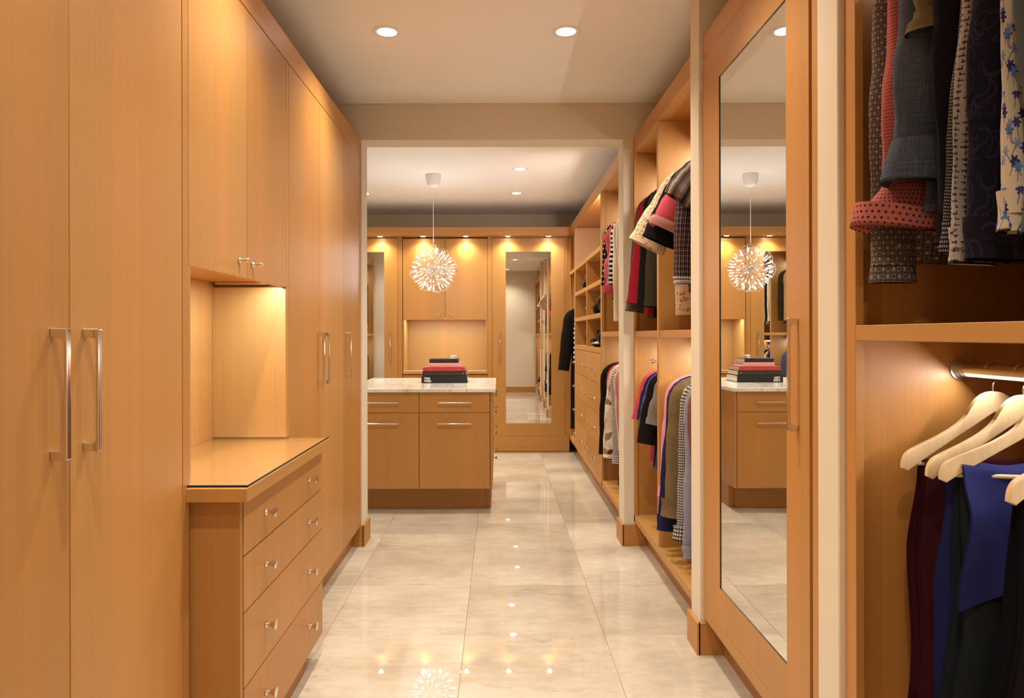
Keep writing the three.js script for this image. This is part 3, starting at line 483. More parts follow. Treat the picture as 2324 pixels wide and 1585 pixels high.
const C = {
  greyGeo: cloth('greyGeo', (x, s) => { fill(x, s, '#544a48'); for (let i = 0; i < 4; i++) for (let j = 0; j < 4; j++) { const a = (i + 0.5) * s / 4, b = (j + 0.5) * s / 4; x.strokeStyle = '#a89a92'; x.lineWidth = 4; x.strokeRect(a - 17, b - 17, 34, 34); x.fillStyle = (i + j) % 2 ? '#d9cfc4' : '#2c2526'; x.beginPath(); x.arc(a, b, 9, 0, 7); x.fill(); x.fillStyle = '#2c2526'; x.fillRect(a + 26, b + 26, 9, 9); } }, 0.048),
  pinkDot: cloth('pinkDot', (x, s) => { fill(x, s, '#b5655f'); for (let i = 0; i < 8; i++) for (let j = 0; j < 8; j++) { x.fillStyle = '#3c2430'; x.beginPath(); x.arc((i + 0.5 + (j % 2) * 0.5) * s / 8 % s, (j + 0.5) * s / 8, 7, 0, 7); x.fill(); } }, 0.058),
  denim: cloth('denim', (x, s) => { fill(x, s, '#4a515f'); for (let i = 0; i < 900; i++) { x.fillStyle = hash(i, 4) > 0.5 ? 'rgba(120,125,140,.16)' : 'rgba(25,28,42,.16)'; if (i % 2) x.fillRect(hash(i, 1) * s, hash(i, 2) * s, 2, 60); else x.fillRect(hash(i, 1) * s, hash(i, 2) * s, 70, 1.5); } }, 0.16),
  whiteInk: cloth('whiteInk', (x, s) => { fill(x, s, '#a59a92'); for (let j = 0; j < 8; j++) for (let i = 0; i < 3; i++) { x.fillStyle = 'rgba(45,36,56,.75)'; const h = 8 + hash(i, j) * 14; x.fillRect(i * s / 3 + hash(i, j + 9) * 24, j * s / 8 + hash(j, i) * 12, 26 + hash(i + 5, j) * 40, h * 0.6); x.fillRect(i * s / 3 + 20 + hash(i, j + 3) * 20, j * s / 8, 13, 20); } }, 0.09),
  navyJacq: cloth('navyJacq', (x, s) => { fill(x, s, '#17141f'); for (let i = 0; i < 60; i++) { x.strokeStyle = 'rgba(48,40,62,.7)'; x.lineWidth = 5; x.beginPath(); x.arc(hash(i, 1) * s, hash(i, 2) * s, 12 + hash(i, 3) * 18, hash(i, 5) * 6, hash(i, 5) * 6 + 3.4); x.stroke(); } }, 0.2),
  floralBlue: cloth('floralBlue', (x, s) => { fill(x, s, '#b8ab95'); for (let i = 0; i < 46; i++) { const a = hash(i, 11) * s, b = hash(i, 12) * s; x.fillStyle = ['#35366f', '#4f6f9e', '#2b2a4e', '#7d83a8'][i % 4]; for (let k = 0; k < 6; k++) { x.beginPath(); x.ellipse(a + Math.cos(k * 1.05) * 9, b + Math.sin(k * 1.05) * 9, 8, 4, k, 0, 7); x.fill(); } x.strokeStyle = '#4a4764'; x.lineWidth = 2.5; x.beginPath(); x.moveTo(a, b); x.lineTo(a + (hash(i, 4) - 0.5) * 60, b + 40); x.stroke(); } }, 0.16),
  dotWhite: cloth('dotWhite', (x, s) => { fill(x, s, '#2b2627'); for (let i = 0; i < 8; i++) for (let j = 0; j < 8; j++) { x.fillStyle = '#a89d92'; x.beginPath(); x.arc((i + 0.5 + (j % 2) * 0.5) * s / 8 % s, (j + 0.5) * s / 8, 9, 0, 7); x.fill(); } }, 0.05),
  rust: cloth('rust', (x, s) => { fill(x, s, '#6e3115'); for (let j = 0; j < 32; j++) { x.fillStyle = 'rgba(40,14,6,.5)'; for (let i = 0; i < 16; i++) x.fillRect((i + (j % 2) * 0.5) * s / 16, j * s / 32, s / 34, s / 70); } }, 0.08),
  floralCream: cloth('floralCream', (x, s) => { fill(x, s, '#d9c3a4'); for (let i = 0; i < 40; i++) { const a = hash(i, 31) * s, b = hash(i, 32) * s; x.fillStyle = ['#9a6b45', '#b5574c', '#8a7a55', '#c98e5e'][i % 4]; for (let k = 0; k < 5; k++) { x.beginPath(); x.ellipse(a + Math.cos(k * 1.26) * 6, b + Math.sin(k * 1.26) * 6, 5, 3, k, 0, 7); x.fill(); } } }, 0.14),
  pinkGing: cloth('pinkGing', (x, s) => { fill(x, s, '#e8c3c8'); x.fillStyle = 'rgba(196,84,112,.55)'; for (let i = 0; i < 8; i++) { x.fillRect(i * s / 8, 0, s / 16, s); x.fillRect(0, i * s / 8, s, s / 16); } }, 0.06),
  houndsGing: cloth('hounds', (x, s) => { fill(x, s, '#ddd3c6'); x.fillStyle = 'rgba(28,24,28,.62)'; for (let i = 0; i < 6; i++) { x.fillRect(i * s / 6, 0, s / 12, s); x.fillRect(0, i * s / 6, s, s / 12); } }, 0.075),
  plaid: cloth('plaid', (x, s) => { fill(x, s, '#2a2228'); for (let i = 0; i < 4; i++) { x.fillStyle = '#bfae98'; x.fillRect(i * s / 4 + 10, 0, 6, s); x.fillStyle = '#a8653f'; x.fillRect(i * s / 4 + 38, 0, 5, s); x.fillStyle = 'rgba(180,170,160,.5)'; x.fillRect(0, i * s / 4 + 20, s, 6); x.fillStyle = 'rgba(20,20,70,.6)'; x.fillRect(0, i * s / 4 + 44, s, 10); } }, 0.1),
  stripeBW: cloth('stripeBW', (x, s) => { fill(x, s, '#ddd3c6'); x.fillStyle = '#15110f'; for (let j = 0; j < 4; j++) x.fillRect(0, j * s / 4, s, s / 8); }, 0.13),
  stripeV: cloth('stripeV', (x, s) => { fill(x, s, '#262028'); x.fillStyle = '#e8e2da'; for (let j = 0; j < 4; j++) x.fillRect(0, j * s / 4, s, s / 10); }, 0.2),
  greyStripe: cloth('greyStripe', (x, s) => { fill(x, s, '#6f6058'); for (let j = 0; j < 4; j++) { x.fillStyle = ['#2d2524', '#8d7d72', '#4a3e3a', '#a59485'][j]; x.fillRect(j * s / 4, 0, s / 7, s); } }, 0.11),
  heather: cloth('heather', (x, s) => { fill(x, s, '#7d746a'); for (let i = 0; i < 1500; i++) { x.fillStyle = hash(i, 7) > 0.5 ? 'rgba(190,180,165,.25)' : 'rgba(40,36,34,.3)'; x.fillRect(hash(i, 8) * s, hash(i, 9) * s, 9, 2); } }, 0.08),
  linen: cloth('linen', (x, s) => { fill(x, s, '#6d5a3c'); for (let i = 0; i < 900; i++) { x.fillStyle = hash(i, 7) > 0.5 ? 'rgba(150,130,92,.22)' : 'rgba(40,30,18,.22)'; if (i % 2) x.fillRect(hash(i, 8) * s, hash(i, 9) * s, 2, 40); else x.fillRect(hash(i, 8) * s, hash(i, 9) * s, 40, 2); } }, 0.12),
  chambray: cloth('chambray', (x, s) => { fill(x, s, '#8a8a9a'); for (let i = 0; i < 900; i++) { x.fillStyle = hash(i, 7) > 0.5 ? 'rgba(190,190,205,.25)' : 'rgba(50,52,78,.22)'; if (i % 2) x.fillRect(hash(i, 8) * s, hash(i, 9) * s, 2, 50); else x.fillRect(hash(i, 8) * s, hash(i, 9) * s, 30, 2); } }, 0.12),
  camo: cloth('camo', (x, s) => { fill(x, s, '#d8c4ab'); for (let i = 0; i < 34; i++) { x.fillStyle = ['#a9796a', '#4a3a33', '#e6dccb', '#8f7c5f', '#c69a8a'][i % 5]; x.beginPath(); x.ellipse(hash(i, 51) * s, hash(i, 52) * s, 14 + hash(i, 53) * 26, 8 + hash(i, 54) * 14, hash(i, 55) * 3, 0, 7); x.fill(); } }, 0.35),
  checkBW: cloth('checkBW', (x, s) => { fill(x, s, '#d9cfc6'); x.fillStyle = 'rgba(45,34,48,.7)'; for (let i = 0; i < 8; i++) { x.fillRect(0, i * s / 8, s, s / 20); x.fillRect(i * s / 8, 0, s / 30, s); } }, 0.09),
  blackDot: cloth('blackDot', (x, s) => { fill(x, s, '#151112'); for (let i = 0; i < 3; i++) for (let j = 0; j < 3; j++) { x.fillStyle = '#ece4da'; x.beginPath(); x.arc((i + 0.5 + (j % 2) * 0.4) * s / 3 % s, (j + 0.5) * s / 3, 15, 0, 7); x.fill(); } }, 0.12),
  black: plainCloth(0x17140f), ink: plainCloth(0x141117), olive: plainCloth(0x3a3222), khaki: plainCloth(0x6a5c3e), red: plainCloth(0x9c1f2c), tan: plainCloth(0xb9976b), grey: plainCloth(0x5c534a), coral: plainCloth(0xc4505a),
  navy: plainCloth(0x262447), blue: plainCloth(0x4a557c), cream: plainCloth(0xe0cdb6), white: plainCloth(0xd8cfc4), mauve: plainCloth(0xb47b76), burgundy: plainCloth(0x3a1018), royal: plainCloth(0x2c3068), greyBlue: plainCloth(0x4a5054), plum: plainCloth(0x7a4648), slate: plainCloth(0x23272b), pale: plainCloth(0x8d8578),
};
M.beech = (() => { const t = pixels(256, 256, (x, y) => { const k = 0.96 + (noise(x / 5, y / 60, 51, 4) - 0.5) * 0.05 + (noise(x / 30, y / 120, 8, 2) - 0.5) * 0.05; return [240 * k, 228 * k, 206 * k]; }); t.repeat.set(4, 2); return new THREE.MeshPhysicalMaterial({ map: t, color: new THREE.Color().setRGB(0.80, 0.66, 0.47), roughness: 0.4 }); })();
M.steel = new THREE.MeshStandardMaterial({ color: new THREE.Color().setRGB(0.72, 0.70, 0.68), roughness: 0.22, metalness: 1 });

// ---------------------------------------------------------------- garment shapes (local: origin on the rod, x along the shoulders, -x is the aisle side, +z faces the camera)
function gridGeo(nu, nv, f, uv) {                      // f(u, v) -> [x, y, z], u closed round, v down
  const P = [], U = [], I = [];
  for (let j = 0; j <= nv; j++) for (let i = 0; i <= nu; i++) { P.push(...f(i / nu, j / nv)); U.push(...uv(i / nu, j / nv)); }
  const r = nu + 1;
  for (let j = 0; j < nv; j++) for (let i = 0; i < nu; i++) { const a = j * r + i; I.push(a, a + r, a + 1, a + 1, a + r, a + r + 1); }
  const g = new THREE.BufferGeometry();
  g.setAttribute('position', new THREE.Float32BufferAttribute(P, 3)); g.setAttribute('uv', new THREE.Float32BufferAttribute(U, 2)); g.setIndex(I); g.computeVertexNormals(); return g;
}
const sp = (x, e) => Math.sign(x) * Math.abs(x) ** e;
function bodyGeo({ half = 0.215, len = 0.72, th = 0.017, flare = 0.02, slope = 0.075, fold = 0.007, s = 1, tail = 0, top = -0.10, dip = 0.03, freq = 26 }) {
  const ph = hash(s, 1) * 6, p2 = hash(s, 2) * 6;
  return gridGeo(56, 34, (u, v) => {
    const a = u * Math.PI * 2, c = Math.cos(a), n = Math.sin(a), t = v, e = smooth(t * 5);
    const w = half + flare * t - 0.035 * smooth(t * 6) + 0.008 * Math.sin(t * 7 + ph);
    let x = w * sp(c, 0.75), z = lerp(0.011, th * (0.9 + 0.25 * Math.sin(t * 4 + p2)), e) * sp(n, 0.8);
    z += e * t ** 0.6 * fold * (Math.sin(x * freq + ph + t * 1.5) + 0.5 * Math.sin(x * freq * 2.3 + p2 - t * 2));
    x += 0.006 * t * Math.sin(t * 9 + n * 2 + p2);
    const y = top - slope * Math.min(1, Math.abs(x) / half) ** 1.25 * (1 - smooth(t * 3)) - t * len - (n > 0 ? dip * Math.exp(-((x / 0.06) ** 2)) * (1 - smooth(t * 8)) : 0) + tail * (Math.abs(c) ** 3) * smooth((t - 0.75) * 4);
    return [x, y, z];
  }, (u, v) => [u * 4 * half * 0.55, -v * len]);
}
function sleevePath({ side, half, len, lean, top = -0.10, slope = 0.075, bend = 0.004 }) { // the middle line of a sleeve, from under the collar over the shoulder and down
  const S = [side * (half - 0.035), top - slope - 0.03], dx = side * Math.sin(lean), dy = -Math.cos(lean);
  const pts = [[side * (half - 0.135), top - 0.035], [side * (half - 0.075), top - 0.06], S, [S[0] + dx * len * 0.28 + side * bend, S[1] + dy * len * 0.28], [S[0] + dx * len * 0.62 + side * bend * 1.6, S[1] + dy * len * 0.62], [S[0] + dx * len, S[1] + dy * len]];
  return new THREE.CatmullRomCurve3(pts.map((p) => new THREE.Vector3(p[0], p[1], 0)), false, 'centripetal');
}
function sleeveGeo(q) {
  const { side = -1, r0 = 0.078, r1 = 0.05, flat = 0.38, s = 1, z0 = 0.006, fold = 0.025, len } = q, ph = hash(s, 5) * 6, c = sleevePath(q), N = 28, P = c.getSpacedPoints(N), L = c.getLength(), t0 = (L - len) / L;
  return gridGeo(22, N, (u, v) => {
    const a = u * Math.PI * 2, i = Math.round(v * N), p = P[i], A = P[Math.max(0, i - 1)], B = P[Math.min(N, i + 1)], tx = B.x - A.x, ty = B.y - A.y, l = Math.hypot(tx, ty), nx = -ty / l, ny = tx / l;
    const t = clamp((v - t0) / (1 - t0), 0, 1), head = smooth(v / (t0 + 0.05)), wr = 1 + fold * (Math.sin(t * 15 + ph) + 0.6 * Math.sin(t * 31 + ph * 2)) + fold * 0.7 * Math.sin(a * 3 + t * 6 + ph);
    const r = lerp(0.022, lerp(r0, r1, smooth(t * 1.1)), head) * wr, k = r * Math.cos(a);
    return [p.x + nx * k, p.y + ny * k, r * flat * Math.sin(a) * lerp(0.6, 1, head) + z0 * head + 0.007 * t * Math.sin(t * 6 + ph) + 0.004 * Math.sin(a * 2 + t * 9 + ph)];
  }, (u, v) => [u * 6.28 * r0, -v * L]);
}
function cuffGeo(q) {
  const { side = -1, r1 = 0.05, flat = 0.38, z0 = 0.006, h = 0.06, puff = 1.1, cflare = 0, s = 1 } = q, c = sleevePath(q), E = c.getPoint(1), T = c.getTangent(1), nx = -T.y, ny = T.x, ph = hash(s, 9) * 6;
  return gridGeo(26, 10, (u, v) => {
    const a = u * Math.PI * 2, w = v < 0.72 ? v / 0.72 : 1, ins = v < 0.72 ? 0 : (v - 0.72) / 0.28, d = h * (w - 0.55) - ins * h * 0.5;   // down the outside, then turned back up inside
    const out = Math.cos(a) * Math.sign(nx) * side, r = r1 * (puff + cflare * w * (1 + 0.4 * out) + 0.05 * Math.sin(w * 5 + ph) + 0.04 * Math.sin(a * 3 + ph)) * (1 - 0.10 * ins), k = r * Math.cos(a);
    return [E.x + T.x * d + nx * k, E.y + T.y * d + ny * k + cflare * 0.018 * Math.max(0, out) * w, r * flat * 1.15 * Math.sin(a) + z0];
  }, (u, v) => [u * 6.28 * r1, v * h]);
}
function collarGeo({ top = -0.10 }) {                  // folded collar round the neck opening
  return gridGeo(30, 8, (u, v) => { const a = u * Math.PI * 2, q = v < 0.5 ? v * 2 : 2 - v * 2, out = v < 0.5 ? 0 : 0.010 * (v - 0.5) * 2; const r = 0.062 + out; return [r * Math.cos(a), top - 0.005 + 0.036 * q - (Math.sin(a) > 0 ? 0.022 * Math.sin(a) : 0) - (v > 0.5 ? 0.012 * (v - 0.5) : 0), (0.020 + out * 0.7) * Math.sin(a)]; }, (u, v) => [u * 0.4, v * 0.07]);
}
function hangerGeo(half = 0.205) {                     // contoured flat wooden hanger in the plane z = 0, top of the wood at y = -0.045
  const s = new THREE.Shape(), y0 = -0.045, dropY = -0.215;
  s.moveTo(0, y0); s.bezierCurveTo(-0.03, y0, -0.045, y0 - 0.02, -0.062, y0 - 0.052); s.bezierCurveTo(-0.09, y0 - 0.092, -half + 0.03, dropY + 0.052, -half + 0.012, dropY + 0.036); s.quadraticCurveTo(-half, dropY + 0.024, -half, dropY); s.lineTo(-half + 0.012, dropY - 0.006);
  s.bezierCurveTo(-half + 0.045, dropY + 0.02, -0.1, y0 - 0.112, 0, y0 - 0.045);
  s.bezierCurveTo(0.1, y0 - 0.112, half - 0.045, dropY + 0.02, half - 0.012, dropY - 0.006); s.lineTo(half, dropY); s.quadraticCurveTo(half, dropY + 0.024, half - 0.012, dropY + 0.036); s.bezierCurveTo(half - 0.03, dropY + 0.052, 0.09, y0 - 0.092, 0.062, y0 - 0.052); s.bezierCurveTo(0.045, y0 - 0.02, 0.03, y0, 0, y0);
  const g = new THREE.ExtrudeGeometry(s, { depth: 0.009, bevelEnabled: true, bevelSize: 0.0022, bevelThickness: 0.002, bevelOffset: -0.0022, bevelSegments: 3, curveSegments: 14 });
  return g.translate(0, 0, -0.0045);
}
const hookGeo = tube([[0, -0.05, 0], [0, -0.030, 0], [0.004, -0.024, 0], [0.016, -0.016, 0], [0.0205, 0, 0], [0.0145, 0.0145, 0], [0, 0.0205, 0], [-0.0145, 0.0145, 0], [-0.019, 0.004, 0]], 0.0016, 40, 7);
const hangGeo = hangerGeo(), barGeo = cyl(0.0048, 0.37, 'x', 12).translate(0, -0.205, 0);
function hanger(label, D, X, Y, turn = 0, group, tilt = 0) {
  const t = thing('clothes_hanger', label, 'hanger', [X, Y, D], group);
  put(t, 'hook', hookGeo, M.steel, [X, Y, D]); put(t, 'shoulder', hangGeo, M.beech, [X, Y, D]); put(t, 'bar', barGeo, M.beech, [X, Y, D]);
  t.rotation.set(0, turn, tilt); return t;
}
let serial = 0;
function garment(name, label, category, [X, Y, D], o = {}) {
  const t = thing(name, label, category, [X, Y, D], o.group), at = [X, Y, D], s = ++serial, mat = o.mat, m2 = o.sleeveMat ?? mat;
  const b = { s, ...o };
  put(t, 'body', bodyGeo(b), o.bodyMat ?? mat, at);
  if (o.sleeves !== false) for (const side of [-1, 1]) {
    const q = { ...b, half: b.half ?? 0.215, len: o.slen ?? 0.56, side, s: s + side, fold: o.sfold ?? 0.025 };
    const sl = put(t, 'sleeve', sleeveGeo(q), m2, at);
    if (o.cuff) put(sl, 'cuff', cuffGeo({ ...q, h: o.cuffH ?? 0.06, puff: o.puff ?? 1.1, cflare: o.cflare ?? 0 }), o.cuffMat ?? m2, at);
  }
  if (o.collar !== false) put(t, 'collar', collarGeo(b), o.collarMat ?? mat, at);
  if (o.placket) put(t, 'placket', gridGeo(6, 30, (u, v) => [-0.015 + 0.03 * u, (b.top ?? -0.10) - 0.03 - v * ((b.len ?? 0.72) - 0.03), (b.th ?? 0.017) * 1.05 + 0.012 + 0.002 * Math.sin(u * 3.14)], (u, v) => [u * 0.03, v * 0.7]), o.placketMat ?? mat, at);
  if (o.buttons) for (let i = 0; i < o.buttons; i++) put(t, 'button', cyl(0.0055, 0.0025, 'z', 12), M.white, [X, Y - 0.2 - i * 0.085, D - (b.th ?? 0.017) * 1.05 - 0.015]);
  t.rotation.y = o.turn ?? 0; return t;
}
function trouserGeo({ w = 0.30, len = 0.62, back = 0.55, th = 0.013, gap = 0.016, s = 1, fold = 0.014, lean = 0.05, widen = 0.18, hem = 0 }) { // cloth folded over the bar: outer loop down the front and back, closed underneath
  const ph = hash(s, 3) * 6, prof = (k) => {           // k in 0..1 round the closed section: outer front up, over, down the back, then the inside
    const L1 = len, Lt = Math.PI * (gap), L2 = back, tot = 2 * (L1 + Lt + L2); let q = k * tot;
    const side = q > tot / 2 ? 1 : 0; if (side) q = tot - q;
    const r = side ? gap - th : gap;
    if (q < L1) return [r, -(L1 - q), 1]; q -= L1;
    if (q < Lt) { const a = q / Lt * Math.PI; return [r * Math.cos(a), r * Math.sin(a) * 0.55, 0]; } q -= Lt;
    return [-r, -q, -1];
  };
  return gridGeo(150, 26, (u, v) => {
    const [z, y, f] = prof(u % 1), t = clamp(-y / len, 0, 1), x0 = (v - 0.5) * w * (1 + widen * t * (0.5 + 0.5 * Math.sin(t * 3 + ph))) + lean * t * t;
    const e = smooth(t * 3), wave = fold * e * (Math.sin(x0 * 34 + ph + t * 2.2) + 0.6 * Math.sin(x0 * 15 - t * 5 + ph * 2));
    return [x0 + 0.019 * len * e * Math.sin(t * 6 + ph), y + 0.006 * Math.sin(x0 * 30 + ph) * (1 - e) + (hem * (x0 / w + 0.5) * t * t), z + (f >= 0 ? 1 : 0.6) * wave + f * 0.012 * e];
  }, (u, v) => [v * w, u * (len + back) * 2]);
}
function trousers(label, mat, [X, Y, D], o = {}) {      // Y: height of the bar
  const t = thing('trousers', label, 'trousers', [X, Y, D]), s = ++serial;
  put(t, 'legs', trouserGeo({ s, ...o }), mat, [X, Y, D]);
  put(t, 'seam', gridGeo(5, 40, (u, v) => { const tt = 0.12 + v * 0.8, ph = hash(s, 3) * 6, x0 = 0.02 + 0.09 * v + u * 0.006, l = (o.len ?? 0.62), e = smooth(tt * 3), wv = (o.fold ?? 0.014) * e * (Math.sin(x0 * 34 + ph + tt * 2.2) + 0.6 * Math.sin(x0 * 15 - tt * 5 + ph * 2)); return [x0 + 0.012 * e * Math.sin(tt * 6 + ph), -tt * l, (o.gap ?? 0.016) + wv + 0.012 * e + 0.0015]; }, (u, v) => [u * 0.01, v]), mat, [X, Y, D]);
  t.rotation.y = o.turn ?? 0; return t;
}
// ---------------------------------------------------------------- the clothes, wardrobe by wardrobe
const RX = XR + 0.268, RF = XF + 0.268, Y1 = RODS[0], Y0 = RODS[1];
const up = (x, d) => [x, Y1, d], lo = (x, d) => [x, Y0, d];
// right edge of the photograph, upper rod: shirts seen from their aisle-side sleeves
garment('shirt', 'grey geometric-print shirt, leftmost on the upper rod at the right edge, its hem lowest', 'shirt', up(RX, 1.575), { mat: C.greyGeo, len: 0.70, slen: 0.60, lean: 0.035, r0: 0.06, r1: 0.050, half: 0.232, cuff: true, puff: 1.0, cuffH: 0.09 });
garment('shirt', 'pink dotted shirt with a wide turned-up cuff beside the grey print shirt', 'shirt', up(RX, 1.535), { mat: C.pinkDot, len: 0.62, slen: 0.49, lean: 0.05, r0: 0.058, r1: 0.052, half: 0.222, cuff: true, cuffH: 0.11, puff: 0.98, cflare: 0.95, flat: 0.5 });
garment('shirt', 'faded blue denim-look shirt with rolled sleeve, over the pink dotted shirt', 'shirt', up(RX, 1.485), { mat: C.denim, len: 0.60, slen: 0.40, lean: 0.045, r0: 0.066, r1: 0.062, half: 0.222, cuff: true, cuffH: 0.10, puff: 1.08, cflare: 0.35, flat: 0.5, z0: 0.012 });
garment('shirt', 'khaki short-sleeved shirt whose rolled cuff shows at the top edge', 'shirt', up(RX + 0.005, 1.435), { mat: C.khaki, len: 0.52, slen: 0.12, lean: 0.10, r0: 0.075, r1: 0.062, half: 0.215, cuff: true, cuffH: 0.05, puff: 1.05, cflare: 0.2, flat: 0.5, z0: 0.012 });
garment('shirt', 'plain black shirt between the khaki shirt and the ink-striped placket', 'shirt', up(RX + 0.02, 1.385), { mat: C.ink, len: 0.66, slen: 0.55, lean: 0.05, half: 0.215, cuff: true });
garment('shirt', 'white shirt with small black dots, a thin strip beside the ink-print shirt', 'shirt', up(RX + 0.012, 1.345), { mat: C.dotWhite, len: 0.66, slen: 0.575, lean: 0.085, half: 0.205, r0: 0.05, r1: 0.045, cuff: true, flat: 0.2 });
garment('shirt', 'white shirt with dark ink brush print, a pale strip beside the navy shirt', 'shirt', up(RX + 0.005, 1.318), { mat: C.whiteInk, len: 0.66, slen: 0.595, lean: 0.075, half: 0.212, r0: 0.05, r1: 0.04, cuff: true, cuffH: 0.07, flat: 0.25 });
garment('shirt', 'rust coloured woven top hanging low behind the navy patterned shirt', 'shirt', up(RX + 0.07, 1.29), { mat: C.rust, len: 0.755, sleeves: false, half: 0.19, th: 0.01 });
garment('shirt', 'very dark navy shirt with a tone-on-tone swirl pattern', 'shirt', up(RX + 0.012, 1.258), { mat: C.navyJacq, len: 0.66, slen: 0.59, lean: 0.065, half: 0.212, r0: 0.078, r1: 0.062, cuff: true, cuffH: 0.075 });
garment('shirt', 'black shirt hanging right behind the blue floral shirt', 'shirt', up(RX + 0.05, 1.215), { mat: C.ink, len: 0.66, slen: 0.50, lean: 0.0, half: 0.195, cuff: true });
garment('shirt', 'cream shirt with blue flower print near the right picture edge', 'shirt', up(RX - 0.022, 1.170), { mat: C.floralBlue, len: 0.66, slen: 0.555, lean: 0.05, half: 0.212, r0: 0.05, r1: 0.042, cuff: true, cuffH: 0.07 });
garment('shirt', 'grey-blue shirt with a buttoned cuff at the right picture edge', 'shirt', up(RX - 0.025, 1.125), { mat: C.greyBlue, len: 0.66, slen: 0.56, lean: 0.02, half: 0.205, cuff: true, cuffH: 0.07 });
// lower rod: trousers folded over wooden hangers
hanger('pale wooden hanger nearest the side panel, first under the lit rod', 1.562, RX, Y0, 0.0);
hanger('pale wooden hanger in the middle, second under the lit rod', 1.472, RX, Y0, 0.0);
hanger('warm-toned wooden hanger overlapping the second one, bar with blue trousers', 1.395, RX + 0.002, Y0, -0.22, null, 0.0);
hanger('wooden hanger at the right picture edge holding the black trousers', 1.255, RX + 0.005, Y0, 0.05);
trousers('dark burgundy trousers folded over the first wooden hanger', C.burgundy, [RX - 0.01, Y0 - 0.199, 1.562], { w: 0.30, len: 0.66, lean: -0.03, widen: 0.10 });
trousers('royal blue trousers over the wooden hanger bar, front one of the two coloured pairs', C.royal, [RX - 0.012, Y0 - 0.199, 1.445], { w: 0.30, len: 0.27, back: 0.5, lean: -0.01, fold: 0.005, gap: 0.030, th: 0.006, widen: 0.05, hem: 0.10 });
trousers('slate grey trousers hanging under the royal blue pair', C.slate, [RX - 0.012, Y0 - 0.199, 1.445], { w: 0.285, len: 0.68, lean: -0.03, gap: 0.011, th: 0.006, fold: 0.008, widen: 0.28 });
trousers('black trousers folded over the rightmost wooden hanger', C.ink, [RX - 0.02, Y0 - 0.199, 1.255], { w: 0.30, len: 0.68, lean: -0.06, fold: 0.018, widen: 0.45 });
// middle wardrobe, far bay
garment('jacket', 'grey jacket at the back of the far bay, behind the red blazer', 'jacket', up(RX, 4.17), { mat: C.grey, len: 0.76, slen: 0.60, lean: 0.16, half: 0.232, cuff: true });
garment('jacket', 'bright red blazer, its sleeve poking out of the wardrobe', 'jacket', up(RX, 4.115), { mat: C.red, len: 0.74, slen: 0.58, lean: 0.16, half: 0.235, r0: 0.07, r1: 0.056, flat: 0.5, buttons: 2 });
garment('jacket', 'tan jacket, a thin beige line between red and black jackets', 'jacket', up(RX + 0.01, 4.05), { mat: C.tan, len: 0.72, slen: 0.42, lean: 0.14, half: 0.228 });
garment('jacket', 'black jacket beside the red blazer in the far bay', 'jacket', up(RX, 4.0), { mat: C.black, len: 0.76, slen: 0.60, lean: 0.13, half: 0.225, flat: 0.55 });
garment('jacket', 'dark olive coat, nearest in the far bay of the middle wardrobe', 'jacket', up(RX, 3.90), { mat: C.olive, len: 0.78, slen: 0.60, lean: 0.10, half: 0.22, flat: 0.6 });
garment('jacket', 'second black jacket, hidden by the middle wardrobe divider', 'jacket', up(RX + 0.03, 3.80), { mat: C.ink, len: 0.77, slen: 0.58, lean: 0.08, half: 0.215 });
hanger('wooden hanger tip showing above the coral t-shirt', 4.03, RX, Y0, 0);
garment('t_shirt', 'coral pink t-shirt, leftmost on the far bay lower rod', 't-shirt', lo(RX, 4.10), { mat: C.coral, len: 0.56, slen: 0.23, lean: 0.30, r0: 0.075, r1: 0.07, collar: false, half: 0.225 });
garment('t_shirt', 'navy t-shirt next to the coral one', 't-shirt', lo(RX, 4.03), { mat: C.navy, len: 0.58, slen: 0.22, lean: 0.26, r0: 0.075, r1: 0.07, collar: false, half: 0.222 });
garment('t_shirt', 'faded blue t-shirt between the navy and black ones', 't-shirt', lo(RX, 3.97), { mat: C.blue, len: 0.58, slen: 0.28, lean: 0.24, r0: 0.075, r1: 0.068, collar: false, half: 0.22 });
garment('t_shirt', 'black t-shirt with a long sleeve hem below the grey one', 't-shirt', lo(RX, 3.90), { mat: C.black, len: 0.62, slen: 0.33, lean: 0.22, r0: 0.08, r1: 0.075, collar: false, half: 0.225 });
garment('t_shirt', 'heather grey t-shirt nearest in the far bay lower half', 't-shirt', lo(RX, 3.83), { mat: C.heather, len: 0.58, slen: 0.22, lean: 0.28, r0: 0.08, r1: 0.075, collar: false, half: 0.20 });
garment('shirt', 'long navy shirt hanging low behind the middle divider', 'shirt', lo(RX + 0.02, 3.76), { mat: C.navy, len: 0.82, slen: 0.58, lean: 0.02, half: 0.215, cuff: true });
// middle wardrobe, near bay
garment('blouse', 'cream blouse with small flower print, wide sleeve sticking out of the near bay', 'blouse', up(RX, 3.52), { mat: C.floralCream, len: 0.76, slen: 0.36, lean: 0.52, r0: 0.085, r1: 0.095, half: 0.215, flat: 0.35, flare: 0.035 });
garment('blouse', 'black blouse, its open sleeve below the pink one', 'blouse', up(RX + 0.005, 3.45), { mat: C.ink, len: 0.60, slen: 0.335, lean: 0.46, r0: 0.085, r1: 0.09, half: 0.205, flat: 0.35 });
garment('blouse', 'pink and rose blouse with wide short sleeve', 'blouse', up(RX + 0.01, 3.39), { mat: C.coral, len: 0.62, slen: 0.27, lean: 0.50, r0: 0.085, r1: 0.085, half: 0.20, flat: 0.4, cuff: true, cuffMat: C.mauve, cuffH: 0.05 });
garment('shirt', 'brown and orange plaid shirt, its long sleeve hanging over the floral blouse', 'shirt', up(RX + 0.005, 3.33), { mat: C.plaid, len: 0.66, slen: 0.50, lean: 0.06, r0: 0.07, r1: 0.055, half: 0.225, cuff: true, cuffMat: C.checkBW, cuffH: 0.035 });
